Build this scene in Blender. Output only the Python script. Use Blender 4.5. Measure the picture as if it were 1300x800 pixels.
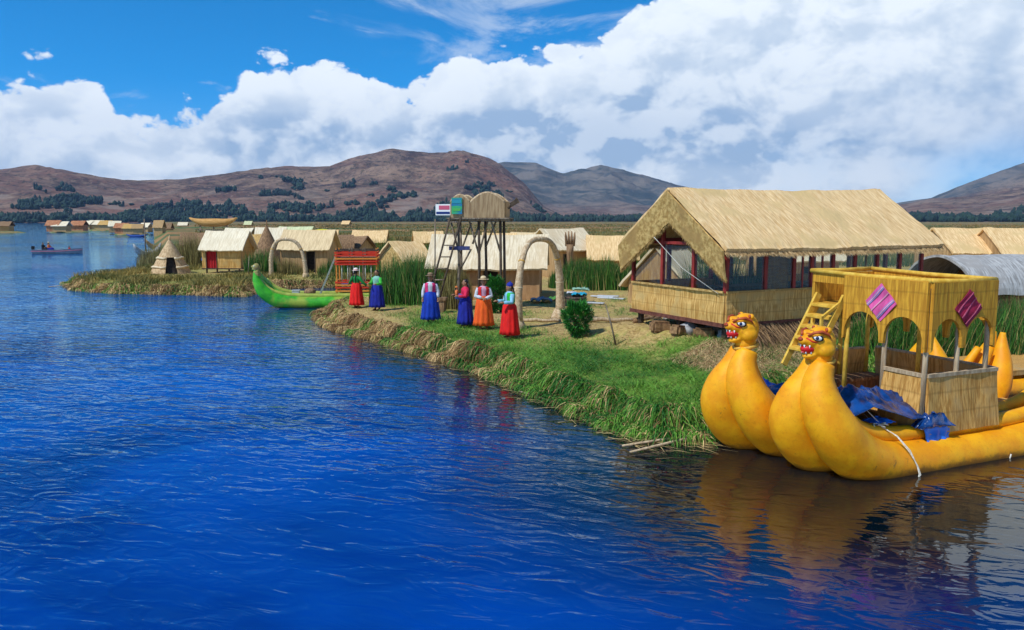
import bpy, bmesh, math, random
import numpy as np
from mathutils import Vector, Matrix, noise as mnoise
R = math.radians; PI = math.pi
for o in list(bpy.data.objects): bpy.data.objects.remove(o)
scn = bpy.context.scene; COL = scn.collection
rng = np.random.default_rng(7); random.seed(7)

# ------------------------------------------------------------------ camera
CZ = 4.0; PITCH = math.atan(0.12)
cam = bpy.data.objects.new('camera', bpy.data.cameras.new('camera')); COL.objects.link(cam)
cam.location = (0, 0, CZ); cam.rotation_euler = (PI/2 - PITCH, 0, 0)
cam.data.sensor_width = 36; cam.data.lens = 36*1000/1300
cam.data.clip_start = .1; cam.data.clip_end = 30000
scn.camera = cam
def at(px, py, z=0.0):
    """ground point seen at a photo pixel, on the level z"""
    c, s = math.cos(PITCH), math.sin(PITCH); a, b = px-650, 400-py
    d = Vector((a, 1000*c+b*s, -1000*s+b*c)); t = (z-CZ)/d.z
    return Vector((d.x*t, d.y*t, z))
def atd(px, D, z=0.0): return Vector(((px-650)/1007*D, D, z))

# ------------------------------------------------------------------ node helper
class NT:
    def __init__(s, nt): s.t = nt; s.n = nt.nodes; s.l = nt.links; s.n.clear()
    def new(s, ty, **k):
        n = s.n.new(ty)
        for a, b in k.items(): setattr(n, a, b)
        return n
    def put(s, sock, v):
        if isinstance(v, bpy.types.NodeSocket): s.l.new(v, sock)
        elif v is not None:
            if isinstance(v, (tuple, list)) and len(v) == 3 and sock.type == 'RGBA': v = (*v, 1)
            sock.default_value = v
    def m(s, op, a, b=None, c=None, clamp=False):
        n = s.new('ShaderNodeMath', operation=op, use_clamp=clamp)
        s.put(n.inputs[0], a); s.put(n.inputs[1], b); s.put(n.inputs[2], c); return n.outputs[0]
    def mix(s, f, a, b, mode='MIX'):
        n = s.new('ShaderNodeMix', data_type='RGBA', blend_type=mode)
        s.put(n.inputs[0], f); s.put(n.inputs[6], a); s.put(n.inputs[7], b); return n.outputs[2]
    def smooth(s, v, lo, hi):
        n = s.new('ShaderNodeMapRange', interpolation_type='SMOOTHSTEP')
        s.put(n.inputs[0], v); s.put(n.inputs[1], lo); s.put(n.inputs[2], hi); return n.outputs[0]
    def noise(s, vec, scale, detail=4, rough=.55, dist=0.0, lac=2.0):
        n = s.new('ShaderNodeTexNoise'); s.put(n.inputs['Vector'], vec); s.put(n.inputs['Scale'], scale)
        n.inputs['Detail'].default_value = detail; n.inputs['Roughness'].default_value = rough
        n.inputs['Distortion'].default_value = dist; n.inputs['Lacunarity'].default_value = lac
        return n.outputs['Fac']
    def vmul(s, v, k):
        n = s.new('ShaderNodeVectorMath', operation='MULTIPLY'); s.put(n.inputs[0], v); s.put(n.inputs[1], k); return n.outputs[0]
    def vadd(s, v, k):
        n = s.new('ShaderNodeVectorMath', operation='ADD'); s.put(n.inputs[0], v); s.put(n.inputs[1], k); return n.outputs[0]

# ------------------------------------------------------------------ sun and sky
SUN = Vector((-.50, -.36, .79)).normalized()
SEL = math.asin(SUN.z); SAZ = math.atan2(SUN.x, SUN.y)
sd = bpy.data.lights.new('sun', 'SUN'); sd.energy = 3.9; sd.angle = R(.6); sd.color = (.90, .93, .92)
so = bpy.data.objects.new('sun', sd); COL.objects.link(so)
so.rotation_euler = SUN.to_track_quat('Z', 'Y').to_euler()
scn.view_settings.view_transform = 'Standard'; scn.view_settings.look = 'None'
scn.view_settings.exposure = 0.12; scn.view_settings.gamma = 1
wd = bpy.data.worlds.new('World'); scn.world = wd; wd.use_nodes = True
wd.cycles.sampling_method = 'MANUAL'; wd.cycles.sample_map_resolution = 256
w = NT(wd.node_tree)
sky = w.new('ShaderNodeTexSky', sky_type='NISHITA'); sky.sun_disc = False
sky.sun_elevation = SEL; sky.sun_rotation = SAZ; sky.altitude = 3800; sky.air_density = 1.0; sky.dust_density = .3; sky.ozone_density = 3
hs = w.new('ShaderNodeHueSaturation'); hs.inputs['Hue'].default_value = .485; hs.inputs['Saturation'].default_value = 1.3; hs.inputs['Value'].default_value = 1.0
w.l.new(w.mix(1.0, sky.outputs[0], (.16, .86, 1.60), 'MULTIPLY'), hs.inputs['Color'])
tc = w.new('ShaderNodeTexCoord'); D = tc.outputs['Generated']
sp = w.new('ShaderNodeSeparateXYZ'); w.l.new(D, sp.inputs[0]); X, Y, Z = sp.outputs
el = w.m('MULTIPLY', w.m('ARCSINE', Z), 1007.0)                      # elevation, 1007 units to the radian
az = w.m('MULTIPLY', w.m('ARCTAN2', X, Y), 1007.0)
# height of the cumulus tops against the compass direction
top = w.new('ShaderNodeFloatCurve'); cv = top.mapping.curves[0]
prof = [(-650,130),(-560,158),(-500,166),(-440,128),(-375,146),(-330,190),(-250,205),(-200,202),(-150,178),(-110,178),(-50,215),(20,232),(75,232),(110,252),(150,272),(190,278),(260,296),(330,340),(420,380),(560,420),(640,400)]
cv.points[0].location = (0, 150/500); cv.points[1].location = (1, .7)
for a, e in prof: cv.points.new((a+1500)/3000, e/500)
top.mapping.update()
w.put(top.inputs['Value'], w.m('DIVIDE', w.m('ADD', az, 1500.0), 3000.0))
T = w.m('MULTIPLY', top.outputs[0], 500.0)
P = w.vmul(D, (1, 1, 1.45))
n1 = w.noise(P, 7.0, 9, .56, .15); n2 = w.noise(w.vadd(P, (3.1, 1.7, .4)), 2.6, 5, .5)
def warp(v, k, sc):
    t_ = w.new('ShaderNodeTexNoise'); t_.inputs['Scale'].default_value = sc; t_.inputs['Detail'].default_value = 3; w.l.new(v, t_.inputs['Vector'])
    return w.vadd(v, w.vmul(w.vadd(t_.outputs['Color'], (-.5, -.5, -.5)), (k, k, k)))
PD = warp(P, .07, 9.0)
def vor(v, sc, det=3.0, ro=.5):
    q = w.new('ShaderNodeTexVoronoi', feature='F1'); q.normalize = False; q.inputs['Scale'].default_value = sc; q.inputs['Detail'].default_value = det; q.inputs['Roughness'].default_value = ro; q.inputs['Lacunarity'].default_value = 2.1
    w.l.new(v, q.inputs['Vector']); return q.outputs['Distance']
vd = vor(PD, 17.0, 3.0, .55)
bil = w.m('SUBTRACT', .75, vd)
# puff field: positive inside the bank
inside = w.m('ADD', w.m('SUBTRACT', T, el), w.m('ADD', w.m('MULTIPLY', w.m('SUBTRACT', n1, .5), 150.0), w.m('MULTIPLY', bil, 34.0)))
cum = w.smooth(inside, 0.0, 9.0)
# high wisps
wn = w.noise(w.vmul(D, (5, 5, 17)), 1.0, 7, .62, .6)
wmask = w.m('MULTIPLY', w.smooth(wn, .50, .68), w.m('MULTIPLY', w.smooth(az, -260, 40), w.m('SUBTRACT', 1.0, w.smooth(el, 320, 480))))
wlow = w.m('MULTIPLY', w.smooth(wn, .555, .68), .85)
wis = w.m('MAXIMUM', wmask, w.m('MULTIPLY', wlow, w.m('SUBTRACT', 1.0, w.smooth(el, 300, 420))))
# holes and veils of blue low down on the right
gap = w.m('MULTIPLY', w.m('MULTIPLY', w.smooth(n2, .47, .62), w.smooth(az, 100, 320)), w.m('SUBTRACT', 1.0, w.smooth(el, 30, 120)))
cum = w.m('MULTIPLY', cum, w.m('SUBTRACT', 1.0, w.m('MULTIPLY', gap, .55)))
# relief of the puffs: difference of the field towards the sun
big = lambda v: w.m('ADD', w.m('MULTIPLY', w.noise(v, 8.0, 4, .5, .1), 1.5), w.m('MULTIPLY', vor(warp(v, .07, 9.0), 13.0, 3.5, .58), -.42))
rel = w.m('SUBTRACT', big(P), big(w.vadd(P, (-.016, 0, .026))))
crisp = w.m('SUBTRACT', 1.0, w.smooth(az, 250, 650))
lit = w.smooth(w.m('MULTIPLY', rel, w.m('ADD', .50, w.m('MULTIPLY', crisp, .50))), -.26, .16)
def blob(a0, e0, ra, re, k):
    u = w.m('DIVIDE', w.m('SUBTRACT', az, float(a0)), float(ra)); v = w.m('DIVIDE', w.m('SUBTRACT', el, float(e0)), float(re))
    d = w.m('ADD', w.m('ADD', w.m('MULTIPLY', u, u), w.m('MULTIPLY', v, v)), w.m('MULTIPLY', w.m('SUBTRACT', n1, .5), 2.6))
    return w.m('MULTIPLY', w.m('SUBTRACT', 1.0, w.smooth(d, -.5, 2.1)), float(k))
dk = blob(60, 102, 230, 38, .75)
for b in ((520, 155, 120, 55, .30), (170, 130, 110, 42, .34), (-330, 105, 170, 34, .42), (-540, 115, 80, 26, .28), (330, 85, 190, 22, .36), (560, 75, 150, 26, .26), (-140, 115, 90, 30, .35)):
    dk = w.m('MAXIMUM', dk, blob(*b))
broad = w.smooth(n2, .38, .66)
deep = w.smooth(inside, 0.0, 130.0)                                   # tops bright, bellies greyer
shade = w.m('MULTIPLY', w.m('SUBTRACT', 1.0, lit), w.m('ADD', .12, w.m('MULTIPLY', deep, w.m('ADD', .30, w.m('MULTIPLY', crisp, .14)))), clamp=True)
shade = w.m('ADD', shade, w.m('MULTIPLY', dk, w.m('ADD', .28, w.m('MULTIPLY', w.m('SUBTRACT', 1.0, lit), .85))), clamp=True)
shade = w.m('ADD', shade, w.m('MULTIPLY', w.m('ADD', w.m('MULTIPLY', broad, .7), w.m('SUBTRACT', 1.0, w.smooth(el, 60, 190))), w.m('MULTIPLY', deep, .22)), clamp=True)
ccol = w.mix(shade, (9.6, 10.3, 10.8), (3.8, 5.3, 7.3))
wcol = w.mix(.45, (9.0, 9.6, 10.0), hs.outputs[0])
horiz = w.mix(w.m('MULTIPLY', w.m('SUBTRACT', 1.0, w.smooth(el, 0, 170)), .45), hs.outputs[0], (3.4, 6.0, 8.8))
c1 = w.mix(w.m('MULTIPLY', wis, .85), horiz, wcol)
c2 = w.mix(cum, c1, ccol)
bg = w.new('ShaderNodeBackground'); bg.inputs['Strength'].default_value = .10
w.l.new(c2, bg.inputs['Color'])
wo = w.new('ShaderNodeOutputWorld'); w.l.new(bg.outputs[0], wo.inputs['Surface'])

# ------------------------------------------------------------------ materials
MATS = {}
def mat(name, c1, c2=None, rough=.8, scale=(6, 6, 6), detail=4, bump=0.0, bdist=.02, lo=.35, hi=.65, c3=None, s3=1.2, spec=.3,
        seam=None, spots=None, coat=0, trans=0, attr=None, streak=None, ior=None):
    if name in MATS: return MATS[name]
    m = bpy.data.materials.new(name); m.use_nodes = True; n = NT(m.node_tree)
    out = n.new('ShaderNodeOutputMaterial'); b = n.new('ShaderNodeBsdfPrincipled'); n.l.new(b.outputs[0], out.inputs[0])
    tcn = n.new('ShaderNodeTexCoord').outputs['Object']
    col = None
    if c2 is not None:
        f = n.noise(n.vmul(tcn, tuple(scale)), 1.0, detail, .6)
        if attr:
            a = n.new('ShaderNodeAttribute', attribute_name=attr).outputs['Fac']
            f2 = n.m('ADD', n.m('MULTIPLY', a, .75), n.m('MULTIPLY', f, .3)); col = n.mix(n.smooth(f2, .1, .95), c1, c2)
        else: col = n.mix(n.smooth(f, lo, hi), c1, c2)
        if c3 is not None:
            g = n.noise(tcn, s3, 3, .6); col = n.mix(n.smooth(g, .5, .68), col, c3)
        if seam:
            z = n.new('ShaderNodeSeparateXYZ'); n.l.new(tcn, z.inputs[0]); w_ = n.noise(tcn, 3.0, 2)
            zz = n.m('ADD', z.outputs[2], n.m('MULTIPLY', w_, .05))
            fr = n.m('FRACT', n.m('DIVIDE', zz, seam)); ln = n.m('SUBTRACT', 1.0, n.smooth(n.m('ABSOLUTE', n.m('SUBTRACT', fr, .5)), .01, .09))
            col = n.mix(n.m('MULTIPLY', ln, .28), col, tuple(x*.45 for x in c1))
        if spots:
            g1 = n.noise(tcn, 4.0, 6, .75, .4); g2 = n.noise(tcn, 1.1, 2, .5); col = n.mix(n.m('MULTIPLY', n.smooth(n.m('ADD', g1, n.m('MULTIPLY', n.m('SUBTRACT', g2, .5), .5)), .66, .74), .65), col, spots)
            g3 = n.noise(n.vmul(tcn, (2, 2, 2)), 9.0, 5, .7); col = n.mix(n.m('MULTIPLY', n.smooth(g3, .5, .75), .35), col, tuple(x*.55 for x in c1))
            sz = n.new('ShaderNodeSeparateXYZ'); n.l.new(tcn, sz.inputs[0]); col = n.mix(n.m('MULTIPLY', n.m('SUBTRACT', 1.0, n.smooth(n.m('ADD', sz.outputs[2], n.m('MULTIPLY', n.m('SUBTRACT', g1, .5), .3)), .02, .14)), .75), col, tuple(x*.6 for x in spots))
        if bump:
            bp = n.new('ShaderNodeBump'); bp.inputs['Strength'].default_value = bump; bp.inputs['Distance'].default_value = bdist
            n.l.new(f, bp.inputs['Height']); n.l.new(bp.outputs[0], b.inputs['Normal'])
    n.put(b.inputs['Base Color'], col if col is not None else c1)
    b.inputs['Roughness'].default_value = rough; b.inputs['Specular IOR Level'].default_value = spec
    b.inputs['Coat Weight'].default_value = coat
    b.inputs['Transmission Weight'].default_value = trans
    if ior: b.inputs['IOR'].default_value = ior
    MATS[name] = m; return m
thatch_gold = mat('thatch_gold', (.42, .21, .045), (.70, .43, .14), scale=(22, 22, 1.6), bump=.6, c3=(.50, .33, .12), seam=.30)
thatch_roof = mat('thatch_roof', (.64, .38, .15), (.90, .63, .32), scale=(26, 2.2, 2.2), bump=.5, c3=(.68, .46, .20), s3=.8)
thatch_rake = mat('thatch_rake', (.34, .19, .05), (.62, .40, .14), scale=(20, 9, 9), bump=.6, c3=(.38, .22, .07))
thatch_pale = mat('thatch_pale', (.62, .47, .28), (.82, .68, .47), scale=(14, 1.5, 1.5), bump=.3, c3=(.66, .50, .30), s3=.7)
thatch_wall = mat('thatch_wall', (.34, .19, .075), (.54, .34, .15), scale=(18, 18, 1.2), bump=.5, c3=(.40, .24, .10), s3=.9)
thatch_brown = mat('thatch_brown', (.16, .085, .04), (.34, .20, .10), scale=(14, 14, 2), bump=.6)
thatch_grey = mat('thatch_grey', (.28, .26, .24), (.52, .50, .47), scale=(16, 3, 3), bump=.5, c3=(.36, .33, .30))
boat_thatch = mat('boat_thatch', (.44, .19, .012), (.72, .36, .03), scale=(24, 24, 2), bump=.6, c3=(.52, .24, .02), seam=.30)
rail_thatch = mat('rail_thatch', (.42, .19, .035), (.72, .40, .11), scale=(26, 26, 2), bump=.6, c3=(.52, .31, .11), seam=.34)
yellow_wood = mat('yellow_wood', (.62, .34, .03), (.78, .48, .07), scale=(8, 8, 8), bump=.2)
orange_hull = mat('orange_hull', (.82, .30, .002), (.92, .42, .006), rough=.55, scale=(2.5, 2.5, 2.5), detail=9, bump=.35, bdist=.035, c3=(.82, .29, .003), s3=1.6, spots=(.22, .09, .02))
head_orange = mat('head_orange', (.80, .30, .003), (.90, .42, .008), rough=.5, scale=(3, 3, 3), detail=7, bump=.2, bdist=.02, c3=(.66, .20, .004), s3=5)
green_hull = mat('green_hull', (.02, .27, .012), (.06, .44, .02), rough=.5, scale=(3, 3, 3), bump=.2, c3=(.30, .38, .04), s3=.9, spots=(.05, .10, .02))
olive_hull = mat('olive_hull', (.24, .32, .04), (.40, .42, .08), rough=.6, scale=(3, 3, 3), bump=.2)
red_wood = mat('red_wood', (.20, .018, .014), (.34, .035, .025), rough=.6, scale=(10, 10, 3), bump=.1)
old_wood = mat('old_wood', (.13, .09, .06), (.30, .23, .16), scale=(14, 14, 3), bump=.4)
dark_wood = mat('dark_wood', (.045, .03, .022), (.12, .08, .05), scale=(12, 12, 3), bump=.4)
pole_wood = mat('pole_wood', (.34, .23, .13), (.55, .41, .25), scale=(16, 16, 2), bump=.5)
arch_reed = mat('arch_reed', (.42, .27, .14), (.66, .49, .30), scale=(12, 12, 12), detail=6, bump=.6, bdist=.03)
rope_white = mat('rope_white', (.55, .50, .40), (.75, .71, .62), scale=(30, 30, 30))
rope_reed = mat('rope_reed', (.55, .28, .03), (.75, .42, .07), scale=(30, 30, 30))
dark_inside = mat('dark_inside', (.02, .015, .012), (.05, .035, .025))  # near-black colour standing for the shade inside doorways
black = mat('black_paint', (.01, .01, .012), rough=.4)
white = mat('white_paint', (.8, .78, .74), rough=.4)
redp = mat('red_paint', (.62, .012, .014), rough=.4)
maroon = mat('maroon_paint', (.34, .05, .015), (.5, .09, .02), scale=(9, 9, 9), rough=.5)
tarp_navy = mat('tarp_navy', (.003, .016, .075), (.008, .065, .26), rough=.24, scale=(5, 5, 5), spec=.6, bump=.4, bdist=.03)
tarp_blue = mat('tarp_blue', (.004, .11, .62), (.01, .18, .80), rough=.32, scale=(6, 6, 6), spec=.5, bump=.3, bdist=.03)
bank_brown = mat('bank_brown', (.12, .07, .03), (.34, .22, .10), scale=(9, 9, 2), bump=.7, bdist=.05)
block_brown = mat('block_brown', (.14, .07, .03), (.36, .20, .09), scale=(7, 7, 7), bump=.7, bdist=.05)
stone = mat('stone', (.20, .19, .19), (.42, .40, .38), scale=(5, 5, 5), bump=.5)
skin = mat('skin', (.30, .145, .075), (.36, .18, .10), rough=.55, scale=(12, 12, 12))
hairm = mat('hair', (.010, .008, .008), (.025, .018, .015), rough=.4, scale=(40, 40, 4))
grass_green = mat('grass_green', (.020, .12, .010), (.17, .36, .035), attr='v', scale=(.7, .7, .7), rough=.6)
straw_dry = mat('straw_dry', (.24, .14, .05), (.66, .47, .20), attr='v', scale=(.8, .8, .8), rough=.75)
straw_red = mat('straw_red', (.20, .10, .035), (.78, .52, .22), attr='v', scale=(.8, .8, .8), rough=.75)
reed_green = mat('reed_green', (.012, .065, .010), (.08, .22, .025), attr='v', scale=(.5, .5, .5), rough=.6)
reed_dry = mat('reed_dry', (.14, .10, .03), (.36, .30, .10), attr='v', scale=(.5, .5, .5), rough=.7)
leaf_green = mat('leaf_green', (.012, .10, .015), (.05, .26, .03), attr='v', scale=(3, 3, 3), rough=.5)
tree_dark = mat('tree_dark', (.008, .022, .018), (.022, .050, .028), attr='v', scale=(.02, .02, .02), rough=.8)
glass = mat('tinted_glass', (.36, .38, .36), rough=.03, trans=.0)
def make_glass():
    n = NT(glass.node_tree); out = n.new('ShaderNodeOutputMaterial')
    tr = n.new('ShaderNodeBsdfTransparent'); tr.inputs[0].default_value = (.86, .86, .82, 1)
    gl = n.new('ShaderNodeBsdfGlossy'); gl.inputs['Roughness'].default_value = .03; gl.inputs[0].default_value = (.8, .85, .9, 1)
    fr = n.new('ShaderNodeLayerWeight'); fv = n.m('ADD', .03, n.m('MULTIPLY', n.m('POWER', fr.outputs['Facing'], 4.0), .20))
    mx = n.new('ShaderNodeMixShader'); n.l.new(fv, mx.inputs[0]); n.l.new(tr.outputs[0], mx.inputs[1]); n.l.new(gl.outputs[0], mx.inputs[2])
    n.l.new(mx.outputs[0], out.inputs[0])
make_glass()
def cloth(name, c, c2=None): return mat(name, c, c2 or tuple(x*.7 for x in c), rough=.8, scale=(9, 9, 3), bump=.2, bdist=.01)

# ------------------------------------------------------------------ mesh builder
class MB:
    def __init__(s): s.v = []; s.f = []; s.sm = []
    def add(s, vs, fs, smooth=False, M=None):
        b = len(s.v)
        s.v += [tuple(M @ Vector(p)) if M else tuple(p) for p in vs]
        s.f += [tuple(i+b for i in f) for f in fs]; s.sm += [smooth]*len(fs); return s
    def box(s, c, d, rot=None, bev=0.0):
        x, y, z = d[0]/2, d[1]/2, d[2]/2
        M = Matrix.Translation(c) @ (rot.to_4x4() if rot is not None else Matrix())
        if bev:
            e = min(bev, x*.45, y*.45, z*.45); bm = bmesh.new(); bmesh.ops.create_cube(bm, size=1)
            for v in bm.verts: v.co = Vector((v.co.x*2*x, v.co.y*2*y, v.co.z*2*z))
            bmesh.ops.bevel(bm, geom=bm.edges[:], offset=e, segments=2, affect='EDGES')
            bm.verts.index_update(); s.add([v.co[:] for v in bm.verts], [[v.index for v in f.verts] for f in bm.faces], False, M); bm.free(); return s
        vs = [(a, b, c_) for a in (-x, x) for b in (-y, y) for c_ in (-z, z)]
        return s.add(vs, [(0,1,3,2),(4,6,7,5),(0,4,5,1),(2,3,7,6),(0,2,6,4),(1,5,7,3)], False, M)
    def bar(s, a, b, w_, h=None):
        a, b = Vector(a), Vector(b); d = b-a; q = d.to_track_quat('X', 'Z').to_matrix()
        return s.box((a+b)/2, (d.length, w_, h or w_), q)
    def tube(s, pts, rad, n=10, smooth=True, cap=True, wob=0, ell=1.0, lump=0):
        pts = [Vector(p) for p in pts]
        if not hasattr(rad, '__len__'): rad = [rad]*len(pts)
        vs = []; fs = []; up = None
        for i, p in enumerate(pts):
            t = (pts[min(i+1, len(pts)-1)] - pts[max(i-1, 0)]).normalized()
            if up is None: up = t.orthogonal().normalized() if abs(t.z) > .9 else Vector((0, 0, 1)).cross(t).normalized()
            up = (up - t*up.dot(t)).normalized(); sd_ = t.cross(up)
            for k in range(n):
                a = 2*PI*k/n; r = rad[i]*(1+(random.random()-.5)*wob)
                if lump: r *= 1+lump*mnoise.noise(Vector((p.x*2+math.cos(a)*.8, p.y*2+math.sin(a)*.8, p.z*2)))
                vs.append(p + up*math.cos(a)*r + sd_*math.sin(a)*r*ell)
        for i in range(len(pts)-1):
            for k in range(n):
                a, b = i*n+k, i*n+(k+1) % n; fs.append((a, b, b+n, a+n))
        if cap: fs += [tuple(range(n))[::-1], tuple(range((len(pts)-1)*n, len(pts)*n))]
        return s.add(vs, fs, smooth)
    def ball(s, c, r, nu=14, nv=9, rot=None, lump=0):
        if not hasattr(r, '__len__'): r = (r, r, r)
        vs = []; fs = []
        M = Matrix.Translation(c) @ (rot.to_4x4() if rot is not None else Matrix())
        vs.append((0, 0, -r[2]))
        for j in range(1, nv):
            t = -PI/2+PI*j/nv
            for i in range(nu):
                a = 2*PI*i/nu; k = 1
                if lump: k = 1+lump*mnoise.noise(Vector((math.cos(a)*2+c[0], math.sin(a)*2+c[1], t*2+c[2])))
                vs.append((r[0]*math.cos(t)*math.cos(a)*k, r[1]*math.cos(t)*math.sin(a)*k, r[2]*math.sin(t)*k))
        vs.append((0, 0, r[2])); L = len(vs)-1
        for i in range(nu): fs.append((0, 1+(i+1) % nu, 1+i)); fs.append((L, L-nu+i, L-nu+(i+1) % nu))
        for j in range(nv-2):
            for i in range(nu):
                a, b = 1+j*nu+i, 1+j*nu+(i+1) % nu; fs.append((a, b, b+nu, a+nu))
        return s.add(vs, fs, True, M)
    def lathe(s, prof_, n=24, c=(0, 0, 0), a0=0, a1=2*PI, ell=1.0, pleat=0, np_=9, smooth=True):
        vs = []; fs = []; full = abs(a1-a0-2*PI) < 1e-4; m = n if full else n+1
        for j, (r, z) in enumerate(prof_):
            for i in range(m):
                a = a0+(a1-a0)*i/n; t = j/max(1, len(prof_)-1); rr = r*(1+pleat*t*math.cos(np_*a+j*.25))
                vs.append((c[0]+rr*math.cos(a), c[1]+rr*math.sin(a)*ell, c[2]+z))
        for j in range(len(prof_)-1):
            for i in range(n):
                a, b = j*m+i, j*m+(i+1) % m if full else j*m+i+1; fs.append((a, b, b+m, a+m))
        return s.add(vs, fs, smooth)
    def sheet(s, P_, nu, nv, th, smooth=False):
        """a slab following P_(u,v), thickness th along its normal"""
        g = [[Vector(P_(i/nu, j/nv)) for j in range(nv+1)] for i in range(nu+1)]
        top_ = []; bot = []
        for i in range(nu+1):
            for j in range(nv+1):
                du = g[min(i+1, nu)][j]-g[max(i-1, 0)][j]; dv = g[i][min(j+1, nv)]-g[i][max(j-1, 0)]
                nn = du.cross(dv).normalized(); top_.append(g[i][j]); bot.append(g[i][j]-nn*th)
        N = (nu+1)*(nv+1); ix = lambda i, j: i*(nv+1)+j; fs = []
        for i in range(nu):
            for j in range(nv):
                q = (ix(i, j), ix(i+1, j), ix(i+1, j+1), ix(i, j+1)); fs.append(q); fs.append(tuple(k+N for k in q[::-1]))
        for i in range(nu):
            for j in (0, nv): fs.append((ix(i, j), ix(i+1, j), ix(i+1, j)+N, ix(i, j)+N))
        for j in range(nv):
            for i in (0, nu): fs.append((ix(i, j), ix(i, j+1), ix(i, j+1)+N, ix(i, j)+N))
        return s.add(top_+bot, fs, smooth)
    def prism(s, outline, o, u, th):
        """outline of (u,z) pairs, standing on a vertical plane through o along u, thickness th"""
        o = Vector(o); u = Vector(u).normalized(); nn = u.cross(Vector((0, 0, 1)))*th
        n = len(outline); vs = [o+u*a+Vector((0, 0, z)) for a, z in outline]; vs += [p+nn for p in vs]
        fs = [tuple(range(n)), tuple(range(n, 2*n))[::-1]] + [(i, (i+1) % n, n+(i+1) % n, n+i) for i in range(n)]
        return s.add(vs, fs)
    def mesh(s, name):
        me = bpy.data.meshes.new(name); me.from_pydata(s.v, [], s.f)
        me.polygons.foreach_set('use_smooth', s.sm); me.update()
        bm = bmesh.new(); bm.from_mesh(me); bmesh.ops.recalc_face_normals(bm, faces=bm.faces); bm.to_mesh(me); bm.free(); return me
    def build(s, name, m, parent=None, loc=None):
        me = s.mesh(name); me.materials.append(m); o = bpy.data.objects.new(name, me); COL.objects.link(o)
        if parent: o.parent = parent
        if loc is not None: o.location = loc
        return o
def tag(o, label=None, cat=None, group=None, kind=None):
    if label: o['label'] = label
    if cat: o['category'] = cat
    if group: o['group'] = group
    if kind: o['kind'] = kind
    return o
def thing(name, label, cat, loc=(0, 0, 0), rz=0, group=None, scale=1):
    o = bpy.data.objects.new(name, None); COL.objects.link(o); o.empty_display_size = .3
    o.location = loc; o.rotation_euler = (0, 0, rz); o.scale = (scale,)*3
    return tag(o, label, cat, group)
def copytree(o, parent=None):
    c = o.copy(); COL.objects.link(c); c.parent = parent
    for ch in list(o.children): copytree(ch, c)
    return c
def remesh(mb, name, m, voxel, parent=None, smooth_it=2):
    me = mb.mesh(name); o = bpy.data.objects.new(name, me); COL.objects.link(o)
    md = o.modifiers.new('r', 'REMESH'); md.mode = 'VOXEL'; md.voxel_size = voxel; md.use_smooth_shade = True
    if smooth_it:
        ms = o.modifiers.new('s', 'SMOOTH'); ms.iterations = smooth_it; ms.factor = .5
    dg = bpy.context.evaluated_depsgraph_get(); me2 = bpy.data.meshes.new_from_object(o.evaluated_get(dg))
    o.modifiers.clear(); o.data = me2; me2.name = name
    me2.materials.clear(); me2.materials.append(m)
    for p in me2.polygons: p.use_smooth = True
    if parent: o.parent = parent
    return o
def ribbons(name, P0, P1, P2, wd_, m, parent=None, seg=3, val=None):
    """curved blades: quadratic curves root P0, middle P1, tip P2 (numpy n x 3)"""
    n = len(P0); ts = np.linspace(0, 1, seg+1); d = P2-P0
    a = rng.uniform(0, PI, n); side = np.stack([np.cos(a), np.sin(a), np.zeros(n)], 1)
    wd_ = np.broadcast_to(np.asarray(wd_, float), (n,))
    V = np.zeros((n, (seg+1)*2, 3))
    for k, t in enumerate(ts):
        c = (1-t)**2*P0 + 2*t*(1-t)*P1 + t*t*P2; ww = (wd_*(1-.85*t)/2)[:, None]
        V[:, 2*k] = c-side*ww; V[:, 2*k+1] = c+side*ww
    q = np.array([[2*k, 2*k+1, 2*k+3, 2*k+2] for k in range(seg)])
    F = (q[None]+(np.arange(n)*(seg+1)*2)[:, None, None]).reshape(-1)
    me = bpy.data.meshes.new(name); nf = n*seg
    me.vertices.add(n*(seg+1)*2); me.vertices.foreach_set('co', V.reshape(-1))
    me.loops.add(nf*4); me.loops.foreach_set('vertex_index', F.astype(np.int32))
    me.polygons.add(nf); me.polygons.foreach_set('loop_start', (np.arange(nf)*4).astype(np.int32)); me.polygons.foreach_set('loop_total', np.full(nf, 4, np.int32))
    me.update(calc_edges=True)
    at_ = me.attributes.new('v', 'FLOAT', 'POINT'); vv = rng.uniform(0, 1, n) if val is None else val
    at_.data.foreach_set('value', np.repeat(vv, (seg+1)*2).astype(np.float32))
    me.materials.append(m); o = bpy.data.objects.new(name, me); COL.objects.link(o)
    if parent: o.parent = parent
    return o
def stalks(name, xy, z0, h, m, width=.03, lean=.25, parent=None, seg=3, val=None):
    n = len(xy); h = np.broadcast_to(h, (n,)); a = rng.uniform(0, 2*PI, n); L = rng.uniform(.1, 1, n)*lean*h
    P0 = np.column_stack([xy, np.broadcast_to(z0, (n,))]); off = np.column_stack([np.cos(a)*L, np.sin(a)*L, np.zeros(n)])
    P1 = P0+off*.25+np.column_stack([np.zeros((n, 2)), h*.6]); P2 = P0+off+np.column_stack([np.zeros((n, 2)), h*.97])
    return ribbons(name, P0, P1, P2, width, m, parent, seg, val)

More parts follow.
